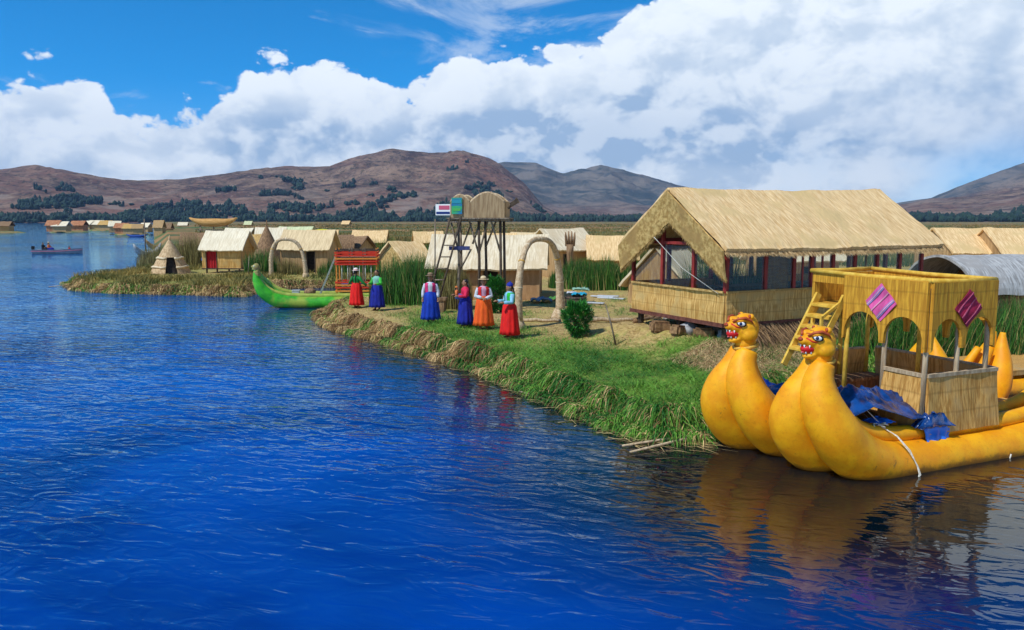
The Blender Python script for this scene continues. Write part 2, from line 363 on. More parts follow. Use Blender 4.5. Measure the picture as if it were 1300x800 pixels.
# ------------------------------------------------------------------ the reed island (ground)
coast_px = [(82, 360), (95, 369), (150, 373), (250, 375), (308, 377), (335, 368), (420, 365), (500, 367), (520, 376), (480, 388), (425, 392), (408, 400),
            (418, 415), (450, 424), (480, 431), (540, 450), (600, 468), (660, 491), (720, 517), (770, 540), (815, 556), (885, 560), (925, 548)]
coast = [at(x, y)[:2] for x, y in coast_px] + [(6.3, 17.6), (9.3, 19.4), (14, 21), (26, 23.5), (60, 34), (75, 82), (-37, 82), (-27.2, 60), (-27.6, 54.5), (-27.8, 50.5)]
coast = np.array(coast)
def sdf(px_, py_):
    A = coast; B = np.roll(coast, -1, 0); d = np.full(px_.shape, 1e9); ins = np.zeros(px_.shape, bool)
    for (ax, ay), (bx, by) in zip(A, B):
        ex, ey = bx-ax, by-ay; t = np.clip(((px_-ax)*ex+(py_-ay)*ey)/(ex*ex+ey*ey), 0, 1)
        d = np.minimum(d, np.hypot(px_-ax-t*ex, py_-ay-t*ey))
        c = ((ay > py_) != (by > py_)) & (px_ < (bx-ax)*(py_-ay)/(by-ay+1e-12)+ax); ins ^= c
    return np.where(ins, d, -d)
def vn(x, y, s, seed=0):                                             # cheap value noise, numpy
    x = np.asarray(x, float)*s+seed*17.3; y = np.asarray(y, float)*s-seed*9.1; xi = np.floor(x); yi = np.floor(y); fx = x-xi; fy = y-yi
    fx = fx*fx*(3-2*fx); fy = fy*fy*(3-2*fy)
    h = lambda a, b: np.modf(np.abs(np.sin(a*127.1+b*311.7+seed)*43758.5453))[0]
    return (h(xi, yi)*(1-fx)+h(xi+1, yi)*fx)*(1-fy)+(h(xi, yi+1)*(1-fx)+h(xi+1, yi+1)*fx)*fy
def fbm(x, y, s, o=4, seed=0): return sum(vn(x, y, s*2**k, seed+k)*.5**k for k in range(o))/sum(.5**k for k in range(o))
HC = Vector((5.42, 19.9, 0)); HU = Vector((.894, .447, 0)); HV = Vector((-.447, .894, 0))   # main hut: near corner, along, across
def ground_z(x, y):
    x = np.asarray(x, float); y = np.asarray(y, float); d = sdf(x, y)+(fbm(x, y, 1.1, 3, 5)-.5)*.55
    t = np.clip((d+.12)/.8, 0, 1); z = -.5+(.5+.42)*(t*t*(3-2*t)) + .09*(fbm(x, y, .9, 4, 2)-.5)*2*t
    z = np.where(d > 0, z+.10*np.clip(d/2, 0, 1), z)
    u = (x-HC.x)*HU.x+(y-HC.y)*HU.y; v = (x-HC.x)*HV.x+(y-HC.y)*HV.y   # straw heaped under and before the hut
    q = np.maximum(np.maximum(-u-.3, u-8.5), np.maximum(-v+.1, v-4.4)); z = z+np.where(d > 0, .42*np.clip(1-q/1.6, 0, 1)**1.4*(.7+.6*fbm(x, y, 1.3, 3, 8)), 0)
    return z
def gz(x, y): return float(ground_z(np.array([x]), np.array([y]))[0])
def on(px, py):
    """where the ground is seen at a photo pixel"""
    z = .5
    for _ in range(6): p = at(px, py, z); z = gz(p.x, p.y)
    return Vector((p.x, p.y, z))
def grid_mesh(name, Xg, Yg, Zg, m, kind='structure', smooth=True, attrs=None):
    ny, nx = Xg.shape; V = np.stack([Xg, Yg, Zg], -1).reshape(-1, 3)
    i = np.arange((ny-1)*(nx-1)); r = i//(nx-1); c = i % (nx-1); a = r*nx+c
    F = np.stack([a, a+1, a+nx+1, a+nx], 1)
    me = bpy.data.meshes.new(name); me.from_pydata(V.tolist(), [], F.tolist())
    me.polygons.foreach_set('use_smooth', np.full(len(me.polygons), smooth)); me.update()
    for k, arr in (attrs or {}).items():
        q = me.attributes.new(k, 'FLOAT', 'POINT'); q.data.foreach_set('value', arr.reshape(-1).astype(np.float32))
    me.materials.append(m); o = bpy.data.objects.new(name, me); COL.objects.link(o)
    if kind: o['kind'] = kind
    return o
def green_mask(x, y, d):
    """ground cover: fresh green cut reeds towards the shore, straw inland"""
    g = np.clip(1.5-d/2.8, 0, 1); px_ = x/np.maximum(y, 1)
    g = g*np.clip((px_+.17)/.08, 0, 1)*(y < 40)
    g = g+np.clip((px_-.0)/.12, 0, 1)*(y < 21)*np.clip(1.6-d/3.4, 0, 1)*.8
    far = (y > 40)*.45*np.clip(1.4-d/6, 0, 1)
    return np.clip((np.maximum(g, far)+(fbm(x, y, .7, 4, 3)-.5)*1.3)*1.1, 0, 1)
def island_mat():
    m = bpy.data.materials.new('island_straw'); m.use_nodes = True; n = NT(m.node_tree)
    out = n.new('ShaderNodeOutputMaterial'); b = n.new('ShaderNodeBsdfPrincipled'); n.l.new(b.outputs[0], out.inputs[0])
    tcn = n.new('ShaderNodeTexCoord').outputs['Object']
    g = n.new('ShaderNodeAttribute', attribute_name='green').outputs['Fac']; wt = n.new('ShaderNodeAttribute', attribute_name='wet').outputs['Fac']
    f = n.noise(n.vmul(tcn, (9, 5, 9)), 1.0, 6, .65, .8); f2 = n.noise(tcn, .9, 4, .6)
    st = n.mix(n.smooth(f, .3, .7), (.30, .18, .06), (.62, .44, .18)); st = n.mix(n.smooth(f2, .45, .7), st, (.50, .40, .12))
    gr = n.mix(n.smooth(f, .3, .7), (.07, .14, .02), (.26, .34, .06))
    c = n.mix(g, st, gr); c = n.mix(wt, c, (.07, .045, .02))
    n.put(b.inputs['Base Color'], c); b.inputs['Roughness'].default_value = .9; b.inputs['Specular IOR Level'].default_value = .1
    bp = n.new('ShaderNodeBump'); bp.inputs['Strength'].default_value = .8; bp.inputs['Distance'].default_value = .06
    n.l.new(f, bp.inputs['Height']); n.l.new(bp.outputs[0], b.inputs['Normal']); return m
xs = np.concatenate([np.arange(-36, -8, .5), np.arange(-8, 14, .18), np.arange(14, 76, 1.0)])
ys = [11.5]
while ys[-1] < 83: ys.append(ys[-1]+max(.17, (ys[-1]-14)*.0125))
Xg, Yg = np.meshgrid(xs, np.array(ys)); Zg = ground_z(Xg, Yg); Dg = sdf(Xg, Yg)
wet = np.clip(1-(Zg-.02)/.28, 0, 1)*np.clip(1.2-Dg, 0, 1)
grid_mesh('ground', Xg, Yg, Zg, island_mat(), attrs={'green': green_mask(Xg, Yg, Dg), 'wet': wet})

# ------------------------------------------------------------------ water
def build_water():
    wx = np.concatenate([[-9000, -400], np.arange(-40, 40, .5), [60, 100, 400, 9000]]); wy = np.concatenate([[-60, 0], np.arange(3, 60, .5), [70, 90, 400, 9000]])
    WX, WY = np.meshgrid(wx, wy); dd = -sdf(WX, WY)
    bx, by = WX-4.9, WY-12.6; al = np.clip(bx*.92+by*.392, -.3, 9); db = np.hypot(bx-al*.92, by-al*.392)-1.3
    murk_shade = np.maximum(np.clip(1.15-dd/3.2, 0, 1), np.clip(1.35-db/4.2, 0, 1)); murk_shade = murk_shade*murk_shade*(3-2*murk_shade)*(WY < 60)*(WX > -14); murk_shade *= np.clip((WX+14)/6, 0, 1)  # shade and dark reflections put into the colour round bank and boats, plus murk
    m = bpy.data.materials.new('lake_water'); m.use_nodes = True; n = NT(m.node_tree)
    out = n.new('ShaderNodeOutputMaterial'); df = n.new('ShaderNodeBsdfDiffuse'); gl = n.new('ShaderNodeBsdfGlossy'); mx = n.new('ShaderNodeMixShader'); fr = n.new('ShaderNodeFresnel')
    tcn = n.new('ShaderNodeTexCoord').outputs['Object']
    mp = n.new('ShaderNodeMapping'); n.l.new(tcn, mp.inputs[0]); mp.inputs['Rotation'].default_value = (0, 0, R(20)); v = mp.outputs[0]
    a1 = n.noise(n.vmul(v, (.5, 1.1, 1)), 1.0, 2, .5, .5); a2 = n.noise(n.vmul(v, (1.5, 3.3, 1)), 1.0, 2, .5, 1.0); a3 = n.noise(n.vmul(v, (5, 9, 1)), 1.0, 2, .5, .6)
    mk = n.new('ShaderNodeAttribute', attribute_name='murk_shade').outputs['Fac']
    sw = n.smooth(n.noise(tcn, .05, 3, .5, .6), .38, .66)            # calmer and rougher patches
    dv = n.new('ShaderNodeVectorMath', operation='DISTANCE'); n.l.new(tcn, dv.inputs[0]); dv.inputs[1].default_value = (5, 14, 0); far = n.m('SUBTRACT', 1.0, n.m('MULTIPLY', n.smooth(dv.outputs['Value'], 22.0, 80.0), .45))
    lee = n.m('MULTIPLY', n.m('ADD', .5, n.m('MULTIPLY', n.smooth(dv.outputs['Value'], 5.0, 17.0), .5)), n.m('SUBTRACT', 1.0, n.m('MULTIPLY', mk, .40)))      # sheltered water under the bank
    hgt = n.m('ADD', n.m('ADD', n.m('MULTIPLY', a1, n.m('ADD', .05, n.m('MULTIPLY', sw, .06))), n.m('MULTIPLY', a2, n.m('ADD', .034, n.m('MULTIPLY', sw, .078)))), n.m('MULTIPLY', a3, n.m('ADD', .004, n.m('MULTIPLY', sw, .005))))
    bp = n.new('ShaderNodeBump'); bp.inputs['Strength'].default_value = 1; bp.inputs['Distance'].default_value = 1.0
    n.l.new(n.m('MULTIPLY', n.m('MULTIPLY', hgt, lee), far), bp.inputs['Height'])
    for q in (df, gl, fr): n.l.new(bp.outputs[0], q.inputs['Normal'])
    tint = n.noise(n.vmul(tcn, (.6, 1, 1)), .16, 5, .6, .8)
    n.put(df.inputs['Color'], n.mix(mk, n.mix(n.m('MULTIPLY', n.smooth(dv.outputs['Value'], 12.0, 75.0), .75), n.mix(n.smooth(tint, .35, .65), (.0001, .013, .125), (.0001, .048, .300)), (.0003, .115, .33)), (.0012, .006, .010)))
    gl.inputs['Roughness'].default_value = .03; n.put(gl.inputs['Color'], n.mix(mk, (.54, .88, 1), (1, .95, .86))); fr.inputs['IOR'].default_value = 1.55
    n.l.new(fr.outputs[0], mx.inputs[0]); n.l.new(df.outputs[0], mx.inputs[1]); n.l.new(gl.outputs[0], mx.inputs[2]); n.l.new(mx.outputs[0], out.inputs[0])
    grid_mesh('water', WX, WY, WX*0, m, attrs={'murk_shade': murk_shade})
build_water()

# ------------------------------------------------------------------ reed marsh and hills behind
def polar(a0, a1, na, rs): 
    A, Rr = np.meshgrid(np.linspace(a0, a1, na), rs); return A, Rr, Rr*np.sin(A), Rr*np.cos(A)
marsh_mat = mat('marsh_reeds', (.09, .11, .025), (.34, .17, .05), scale=(.012, .035, .03), detail=8, bump=.3, bdist=.4, c3=(.05, .12, .018), s3=.014, lo=.42, hi=.56)
A, Rr, Xm, Ym = polar(R(-24.5), R(58), 420, np.array(list(np.geomspace(84, 1500, 90))))
edge = np.clip((A-R(-24.5))/R(1.0), 0, 1)*np.clip((Rr-84)/6, 0, 1)
Zm = -.3+edge*(1.75+.35*fbm(Xm, Ym, .05, 3, 4)+.55*(fbm(Xm, Ym, .5, 3, 9)-.5))
grid_mesh('reed_marsh', Xm, Ym, Zm, marsh_mat)

def interp(a, pts): return np.interp(a, [p[0] for p in pts], [p[1] for p in pts])
def prof_px(lst): return [(math.atan((x-650)/1007), (280-y)/1007) for x, y in lst]
H1 = prof_px([(-700,262),(-400,235),(-150,214),(0,218),(50,212),(100,220),(160,229),(230,229),(290,223),(350,213),(420,212),(460,198),(500,191),(545,195),(590,193),(630,208),(665,232),(690,262),(720,278),(760,284),(3000,290)])
H2 = prof_px([(-3000,290),(520,288),(600,215),(640,207),(680,208),(715,222),(735,217),(762,212),(800,220),(850,234),(880,241),(930,246),(1000,262),(1060,272),(1140,258),(1180,252),(1230,232),(1300,207),(1400,190),(1600,215),(2200,240)])
def hillz(A, Rr):
    X_, Y_ = Rr*np.sin(A), Rr*np.cos(A)
    nz = fbm(X_, Y_, 1/420., 6, 1); rdg = 1-np.abs(2*fbm(X_, Y_, 1/300., 5, 6)-1)
    r1 = 2600.; w1 = 1050.; e1 = interp(A, H1)*r1*np.cos(A); s1 = np.clip((Rr-(r1-w1))/w1, 0, 1)
    b1 = np.where(Rr < r1, s1**1.25*(1.0), np.exp(-((Rr-r1)/900)**2)); z1 = (e1+e1*.06*(fbm(X_, Y_, 1/75., 3, 41)-.5))*b1*(1+(.85*(rdg-.75)+.25*(nz-.5))*np.clip(4*s1*(1-s1)+.12, 0, 1)) 
    r2 = 4300.; w2 = 1500.; e2 = interp(A, H2)*r2*np.cos(A); s2 = np.clip((Rr-(r2-w2))/w2, 0, 1)
    b2 = np.where(Rr < r2, s2**1.1, np.exp(-((Rr-r2)/900)**2)); z2 = e2*b2*(1+(.7*(rdg-.75)+.4*(nz-.5))*np.clip(4*s2*(1-s2)+.10, 0, 1))
    # a nearer foot on the right
    r3 = 3000.; e3 = interp(A, prof_px([(-3000,290),(1060,286),(1130,262),(1180,252),(1230,250),(1300,240),(1500,235),(2200,250)]))*r3*.9*np.cos(A); s3 = np.clip((Rr-1700)/1300, 0, 1)
    z3 = e3*np.where(Rr < r3, s3**1.2, np.exp(-((Rr-r3)/900)**2))*(1+.5*(rdg-.75))
    return np.maximum(np.maximum(z1, z2), z3)+CZ*np.clip((Rr-1500)/300, 0, 1)+2.0*np.clip((Rr-1480)/40, 0, 1)-1
def hill_mat():
    m = bpy.data.materials.new('hill_ground'); m.use_nodes = True; n = NT(m.node_tree)
    out = n.new('ShaderNodeOutputMaterial'); b = n.new('ShaderNodeBsdfPrincipled'); n.l.new(b.outputs[0], out.inputs[0])
    tcn = n.new('ShaderNodeTexCoord').outputs['Object']
    f = n.noise(n.vmul(tcn, (1, 1, 3)), .006, 9, .66, .5); g = n.noise(tcn, .0022, 4, .6); h = n.noise(n.vmul(tcn, (1, 1, 4)), .03, 6, .7)
    c = n.mix(n.smooth(f, .38, .64), (.075, .045, .038), (.30, .19, .125)); c = n.mix(n.smooth(g, .42, .62), c, (.22, .11, .075))
    c = n.mix(n.m('MULTIPLY', n.smooth(h, .52, .62), .7), c, (.035, .03, .028)); h2 = n.noise(tcn, .055, 5, .7); c = n.mix(n.m('MULTIPLY', n.smooth(h2, .54, .60), .65), c, (.30, .20, .14)); h3 = n.noise(tcn, .08, 4, .7); c = n.mix(n.m('MULTIPLY', n.smooth(h3, .56, .60), .7), c, (.03, .035, .022))
    sx = n.new('ShaderNodeSeparateXYZ'); n.l.new(tcn, sx.inputs[0])
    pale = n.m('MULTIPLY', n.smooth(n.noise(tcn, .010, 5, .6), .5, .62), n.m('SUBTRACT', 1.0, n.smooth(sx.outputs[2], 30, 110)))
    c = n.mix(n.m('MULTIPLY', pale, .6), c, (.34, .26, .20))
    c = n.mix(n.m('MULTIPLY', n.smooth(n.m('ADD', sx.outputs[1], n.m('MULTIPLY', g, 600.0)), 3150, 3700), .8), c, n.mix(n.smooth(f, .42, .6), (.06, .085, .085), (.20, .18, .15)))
    n.put(b.inputs['Base Color'], c); b.inputs['Roughness'].default_value = .95; b.inputs['Specular IOR Level'].default_value = .05
    bp = n.new('ShaderNodeBump'); bp.inputs['Strength'].default_value = .9; bp.inputs['Distance'].default_value = 22
    n.l.new(f, bp.inputs['Height']); n.l.new(bp.outputs[0], b.inputs['Normal']); return m
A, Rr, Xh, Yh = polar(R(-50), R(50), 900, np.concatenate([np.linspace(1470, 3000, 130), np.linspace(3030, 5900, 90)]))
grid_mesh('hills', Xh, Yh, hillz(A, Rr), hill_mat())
def far_trees():
    n = 20000; A_ = rng.uniform(R(-36), R(36), n); r_ = rng.uniform(1500, 2350, n); X_, Y_ = r_*np.sin(A_), r_*np.cos(A_)
    k = fbm(X_, Y_, 1/120., 4, 12)*.6+fbm(X_, Y_, 1/38., 2, 31)*.4; lim = np.interp(r_, [1500, 1750, 2100, 2350], [.46, .56, .68, .76])-.03*np.exp(-((A_-R(-8))/R(12))**2)
    keep = k > lim; A_, r_, X_, Y_ = A_[keep], r_[keep], X_[keep], Y_[keep]; z = hillz(A_, r_)
    m_ = MB(); vv = []
    ico = bmesh.new(); bmesh.ops.create_icosphere(ico, subdivisions=1, radius=1); iv = [v.co.copy() for v in ico.verts]; ico.verts.index_update(); fi = [[v.index for v in f.verts] for f in ico.faces]; ico.free()
    for x, y, q in zip(X_, Y_, z):
        h = random.uniform(6, 17); wd2 = random.uniform(2.5, 6.5); s = random.random()
        for c in range(2):
            ox, oy = random.uniform(-5, 5), random.uniform(-5, 5); hh = h*random.uniform(.6, 1)
            m_.add([(x+ox+v.x*wd2*random.uniform(.6, 1.2), y+oy+v.y*wd2, q+hh*.5+v.z*hh*.55*random.uniform(.8, 1.15)) for v in iv], fi); vv += [s]*len(iv)
    me = bpy.data.meshes.new('hillside_trees'); me.from_pydata(m_.v, [], m_.f); a = me.attributes.new('v', 'FLOAT', 'POINT'); a.data.foreach_set('value', vv)
    me.materials.append(tree_dark); o = bpy.data.objects.new('hillside_trees', me); COL.objects.link(o)
    tag(o, 'dark woods scattered over the foot of the brown hills', 'trees', kind='stuff')
far_trees()
HAZE = 6.5e-5
def haze():
    m_ = MB(); m_.box((0, 3050, 395), (12600, 6500, 810)); 
    m = bpy.data.materials.new('haze_air'); m.use_nodes = True; n = NT(m.node_tree)
    out = n.new('ShaderNodeOutputMaterial'); v = n.new('ShaderNodeVolumePrincipled'); v.inputs['Color'].default_value = (.36, .60, 1, 1)
    v.inputs['Density'].default_value = HAZE; v.inputs['Anisotropy'].default_value = .1; n.l.new(v.outputs[0], out.inputs['Volume'])
    tag(m_.build('haze', m), 'thin blue haze over the lake and far hills', 'haze', kind='stuff')
haze()
#@@OBJECTS
# ------------------------------------------------------------------ the big hut
def zsag(u, L): return -.06*math.sin(PI*u/L)
def main_hut():
    t = thing('reed_hut', 'large open-sided straw hut with red window posts and a broad pale roof', 'hut', (HC.x, HC.y, 0), math.atan2(HU.y, HU.x))
    L, W, B, S, E, Rg = 7.45, 4.0, 1.37, 2.17, 3.42, 4.80
    f = MB(); f.box((L/2, W/2, B-.03), (L-.12, W-.12, .10)); f.build('floor', dark_wood, t)
    k = MB()
    k.bar((-.06, -.06, B-.03), (L+.05, -.06, B-.03), .07, .10); k.bar((-.06, -.02, B-.03), (-.06, W+.05, B-.03), .07, .10); k.build('base_beam', mat('beam_brown', (.10, .03, .02), (.18, .06, .04), scale=(9, 9, 9)), t)
    def wallband(P0, P1, n):
        q = MB(); P0, P1 = Vector(P0), Vector(P1); d = P1-P0; nn = Vector((d.y, -d.x, 0)).normalized()
        def f_(u, v):
            p = P0+d*u; wob = .025*mnoise.noise(Vector((u*d.length*2.2, v*3, P0.x+P0.y)))
            return p+nn*(.05+wob+.015*math.sin(v*PI*2))+Vector((0, 0, B+(S-B)*v+.015*mnoise.noise(Vector((u*9, v, 3)))))
        q.sheet(f_, n, 8, .07); q.build('reed_wall', thatch_gold, t)
    wallband((0, 0, 0), (L, 0, 0), 60); wallband((0, W, 0), (0, 0, 0), 34); wallband((L, 0, 0), (L, W, 0), 34); wallband((L, W, 0), (0, W, 0), 60)
    s = MB()
    for a, b in (((-.03, -.07), (L, -.07)), ((-.07, 0), (-.07, W)), ((L+.05, 0), (L+.05, W)), ((0, W+.05), (L, W+.05))):
        s.bar((*a, S+.02), (*b, S+.02), .06, .05)
    s.build('sill', thatch_rake, t)
    # posts
    px_ = [0, 1.30, 2.30, 2.95, 3.75, 4.60, 5.50, 6.45, 7.40]
    for x in px_:
        top_ = E-.02
        for yy in (0, W):
            q = MB(); q.bar((x, yy, S), (x, yy, top_), .10, .10); q.build('post', red_wood, t)
    for y in (1.25, 2.6):
        for xx in (0, L):
            q = MB(); q.bar((xx, y, S), (xx, y, E+(Rg-E)*(1-abs(y-W/2)/(W/2))-.12), .10, .10); q.build('post', red_wood, t)
    b = MB()
    for yy in (0, W): b.bar((-.1, yy, E), (L+.1, yy, E), .09, .10)
    for xx in (0, L):
        b.bar((xx, 0, E-.03), (xx, W, E-.03), .07, .08); b.bar((xx, 0, E), (xx, W/2, Rg-.12), .07, .07); b.bar((xx, W, E), (xx, W/2, Rg-.12), .07, .07)
    b.bar((0, W/2, Rg-.13), (L, W/2, Rg-.13), .08); b.build('roof_beam', red_wood, t)
    # thin battens
    for x, m in ((2.62, red_wood), (3.35, red_wood), (5.05, old_wood)):
        q = MB(); q.bar((x, -.01, S), (x, -.01, E), .045); q.build('batten', m, t)
    # window panes
    for a, c in zip(px_[:-1], px_[1:]):
        for yy in (-.02,):
            q = MB(); q.box(((a+c)/2, yy, (S+E)/2), (c-a-.11, .012, E-S-.06)); q.build('window_pane', glass, t)
    ys_ = [0, 1.25, 2.6, W]
    for a, c in zip(ys_[:-1], ys_[1:]):
        q = MB(); q.box((-.02, (a+c)/2, (S+E)/2-.04), (.012, c-a-.11, E-S-.12)); q.build('window_pane', glass, t)
    # woven blinds inside some bays
    bl = mat('blind', (.16, .075, .02), (.26, .13, .035), scale=(2, 2, 20), bump=.2)
    for a, c, yy in ((1.36, 2.25, .10), (4.7, 5.4, W-.15), (5.6, 6.4, W-.15)):
        q = MB(); q.sheet(lambda u, v: (a+(c-a)*u, yy+.02*math.sin(u*20), S+.02+(E-S-.05)*v), 20, 2, .015); q.build('blind', bl, t)
    # the roof: two slopes with sag, plus thick rake bands on the gable
    O, OE = .32, .30
    for sgn in (1, -1):
        q = MB()
        def f_(u, v):
            x = -O+(L+O+.45)*u; y = W/2 - sgn*(W/2+OE)*v; sl = (Rg-E)/(W/2)
            z = Rg - sl*(W/2+OE)*v*.97 + zsag((L+.9)*u, L+.9)*(1-.5*v) + .09*u*(1-v) + .05*mnoise.noise(Vector((x*1.1, y*1.6, sgn)))+.012*mnoise.noise(Vector((x*9, y*7, sgn)))
            if v > .93: z -= .03+.03*mnoise.noise(Vector((x*6, 0, 2)))
            return (x, y, z) if sgn > 0 else (x, y, z)
        q.sheet(f_, 90, 22, .10*(1 if sgn > 0 else -1)); q.build('roof', thatch_roof, t)
        q = MB()
        def g_(u, v):
            y = W/2 - sgn*(W/2+OE-.02)*u; sl = (Rg-E)/(W/2); z = Rg-sl*(W/2+OE)*u*.97-.06
            dr = .84-.10*u+.03*mnoise.noise(Vector((u*14, 5, sgn)))
            return (-O-.03+.10*v+.015*mnoise.noise(Vector((u*9, v*4, 1))), y, z+.06-dr*v)
        q.sheet(g_, 40, 8, .05*(1 if sgn > 0 else -1)); q.build('gable_band', thatch_rake, t)
        n_ = 5200; u_ = rng.uniform(0, 1, n_); xx = -O+(L+O+.45)*u_; ye = W/2-sgn*(W/2+OE-.03); sl = (Rg-E)/(W/2); ze = Rg-sl*(W/2+OE)*.97-.05-.03*np.sin(PI*u_)
        P0 = np.column_stack([xx, np.full(n_, ye)+rng.normal(0, .02, n_), ze+rng.uniform(-.02, .05, n_)]); dl = rng.uniform(.05, .17, n_)*(.5+fbm(xx, xx*0, 1.7, 3, 4)); P2 = P0+np.column_stack([rng.normal(0, .03, n_), -sgn*dl*.9, -dl*.75]); P1 = (P0+P2)/2+np.array([0, 0, .01])
        ribbons('eave_fringe', P0, P1, P2, .02, mat('fringe_straw', (.42, .25, .10), (.82, .58, .29), attr='v', scale=(2, 2, 2)), t, 2)
        u_ = rng.uniform(0, 1, 3200); y_ = W/2-sgn*(W/2+OE-.02)*u_; z_ = Rg-sl*(W/2+OE)*u_*.97-(.84-.10*u_); P0 = np.column_stack([np.full(3200, -O+.07)+rng.normal(0, .02, 3200), y_, z_+rng.uniform(0, .06, 3200)]); dl = rng.uniform(.03, .12, 3200); P2 = P0+np.column_stack([rng.normal(0, .02, 3200), rng.normal(0, .03, 3200), -dl]); P1 = (P0+P2)/2
        ribbons('gable_fringe', P0, P1, P2, .018, mat('fringe_dark', (.30, .16, .04), (.60, .38, .14), attr='v', scale=(2, 2, 2)), t, 2)
    q = MB(); q.tube([(-O-.03, W/2, Rg+.03), (L/2, W/2, Rg-.01), (L+.42, W/2, Rg+.12)], .05, 8); q.build('ridge_roll', thatch_roof, t)
    # green curtain strip at the corner and tables within
    q = MB(); q.box((3.9, 2.0, B+.75), (5.0, .9, .05)); q.box((3.9, 2.0, B+.4), (4.6, .1, .7)); q.build('table', dark_wood, t)
    # straight cord across the gable
    q = MB(); q.tube([(-.52, 2.35, 3.55), (-.30, 1.4, 2.75), (-.12, .15, 2.15)], .007, 6)
    tag(q.build('cord', rope_white, None), 'thin white cord slung across the gable windows of the large hut', 'cord'); bpy.data.objects['cord'].location = t.location; bpy.data.objects['cord'].rotation_euler = t.rotation_euler
    return t
main_hut()

# ------------------------------------------------------------------ smaller huts
def hut(label, px, D, W, dep, eave, ridge, rz, roofm=thatch_pale, wallm=thatch_wall, base=.45, door=None, over=.3, name='reed_hut', group=None, curtain=None, rag=.05):
    p = atd(px, D, base); t = thing(name, label, 'hut', p, rz, group); E, Rg = eave-base, ridge-base
    q = MB(); x0, x1, y0, y1 = -W/2, W/2, -dep/2, dep/2; th = .08
    if door:
        a, c, h = door; q.box(((x0+a)/2, y0, E/2), (a-x0, th, E)); q.box(((c+x1)/2, y0, E/2), (x1-c, th, E)); q.box(((a+c)/2, y0, (h+E)/2), (c-a, th, E-h))
    else: q.box((0, y0, E/2), (W, th, E))
    q.box((0, y1, E/2), (W, th, E))
    for xx in (x0+.001, x1-.001):
        q.prism([(0, 0), (dep-th, 0), (dep-th, E), (dep/2-th/2, Rg-.08), (0, E)], (xx-th/2, y0+th/2, 0), (0, 1, 0), -th if xx > 0 else -th)
    q.build('wall', wallm, t)
    if door:
        a, c, h = door; d = MB(); d.bar((a, y0-.05, 0), (a, y0-.05, h), .05); d.bar((c, y0-.05, 0), (c, y0-.05, h), .05); d.bar((a-.05, y0-.05, h), (c+.05, y0-.05, h), .05); d.build('door_frame', dark_wood, t)
        if curtain: d = MB(); d.sheet(lambda u, v: (a+(c-a)*u, y0+.02+.02*math.sin(u*25), h*v), 20, 2, .02); d.build('curtain', curtain, t)
        else: d = MB(); d.box(((a+c)/2, y0+.35, h/2), (c-a+.3, .04, h)); d.build('doorway_shade', dark_inside, t)  # dark sheet painted as the shade within the open doorway
    for sgn in (1, -1):
        r = MB(); sd_ = random.random()*9
        def f_(u, v):
            x = (x0-over)+(W+2*over)*u; y = -sgn*(dep/2+over)*v; sl = (Rg-E)/(dep/2); z = Rg-sl*(dep/2+over)*v*.95-.05*math.sin(PI*u)+.06*mnoise.noise(Vector((x*1.1, y*2, sd_)))
            if v > .95: z += rag*mnoise.noise(Vector((x*7, sd_, 2)))-.03
            return (x, y, z)
        r.sheet(f_, 26, 8, .09*sgn); r.build('roof', roofm, t)
    return t
hut('pale canvas-roofed hut with a dark doorway behind the lookout tower', 622, 36.5, 4.7, 3.4, 2.05, 3.30, R(-4), roofm=thatch_pale, wallm=mat('ochre_wall', (.40, .21, .09), (.52, .30, .14), scale=(10, 10, 2), bump=.3, c3=(.44, .25, .11)), door=(-.10, .50, 1.45), over=.35)
hut('steep gabled straw hut rising from the reeds just right of the reed archway top', 713, 50, 2.5, 3.4, 2.35, 3.45, R(28), roofm=thatch_pale, door=(-.9, -.3, 1.5), over=.35)
hut('small straw hut among tall green reeds at the left end of the large open hut', 777, 49, 2.6, 2.6, 1.85, 3.05, R(-3), roofm=thatch_roof)
hut('flat pale roof showing just above the canvas-roofed hut', 634, 64, 2.2, 2, 2.3, 2.95, 0, roofm=thatch_roof)
hut('low straw hut sunk in green reeds left of the lookout tower', 513, 45, 1.5, 2.4, 1.9, 2.8, R(40), roofm=thatch_roof, wallm=thatch_rake)
hut('straw hut with a dark doorway behind the left reed archway', 393, 54, 3.1, 2.6, 2.20, 3.30, R(-3), roofm=mat('thatch_sand', (.60, .42, .22), (.78, .58, .32), scale=(14, 1.5, 1.5), bump=.3), door=(.15, .7, 1.5), over=.25)
hut('distant pale roofed hut in the reed marsh right of the red slatted cabin', 470, 80, 3.0, 3, 1.95, 2.95, R(2), roofm=thatch_roof)
hut('small hut with a red door curtain standing on stilts behind the reed tipi', 289, 53.5, 2.5, 2.4, 2.2, 3.25, R(-2), roofm=mat('thatch_cream', (.70, .56, .36), (.86, .73, .52), scale=(14, 1.5, 1.5), bump=.3), wallm=thatch_gold, base=.85, door=(-1.05, -.35, 1.25), curtain=cloth('red_curtain', (.45, .012, .015)), over=.25)
hut('cream roofed hut next to the pointed brown hut', 344, 70, 2.1, 2.4, 2.4, 3.35, R(10), roofm=MATS['thatch_cream'], base=.5)
hut('pale greenish roofed hut left of the yellow dome', 376, 78, 2.9, 3, 2.4, 3.35, R(-5), roofm=mat('thatch_lime', (.50, .52, .26), (.66, .66, .38), scale=(9, 1, 1), bump=.2))
hut('small cream hut peeping over the stilt hut', 304, 90, 2.6, 2.4, 2.4, 3.1, 0, roofm=MATS['thatch_cream'])
hut('straw roofed hut at the right of the large open hut, nearer the hut', 1222, 36, 2.4, 3.0, 2.65, 3.62, R(2), roofm=thatch_roof, wallm=thatch_wall, over=.2)
hut('straw roofed hut at the right edge of the view', 1292, 35, 2.6, 3.0, 2.60, 3.62, R(-2), roofm=thatch_roof, wallm=thatch_wall, over=.2)
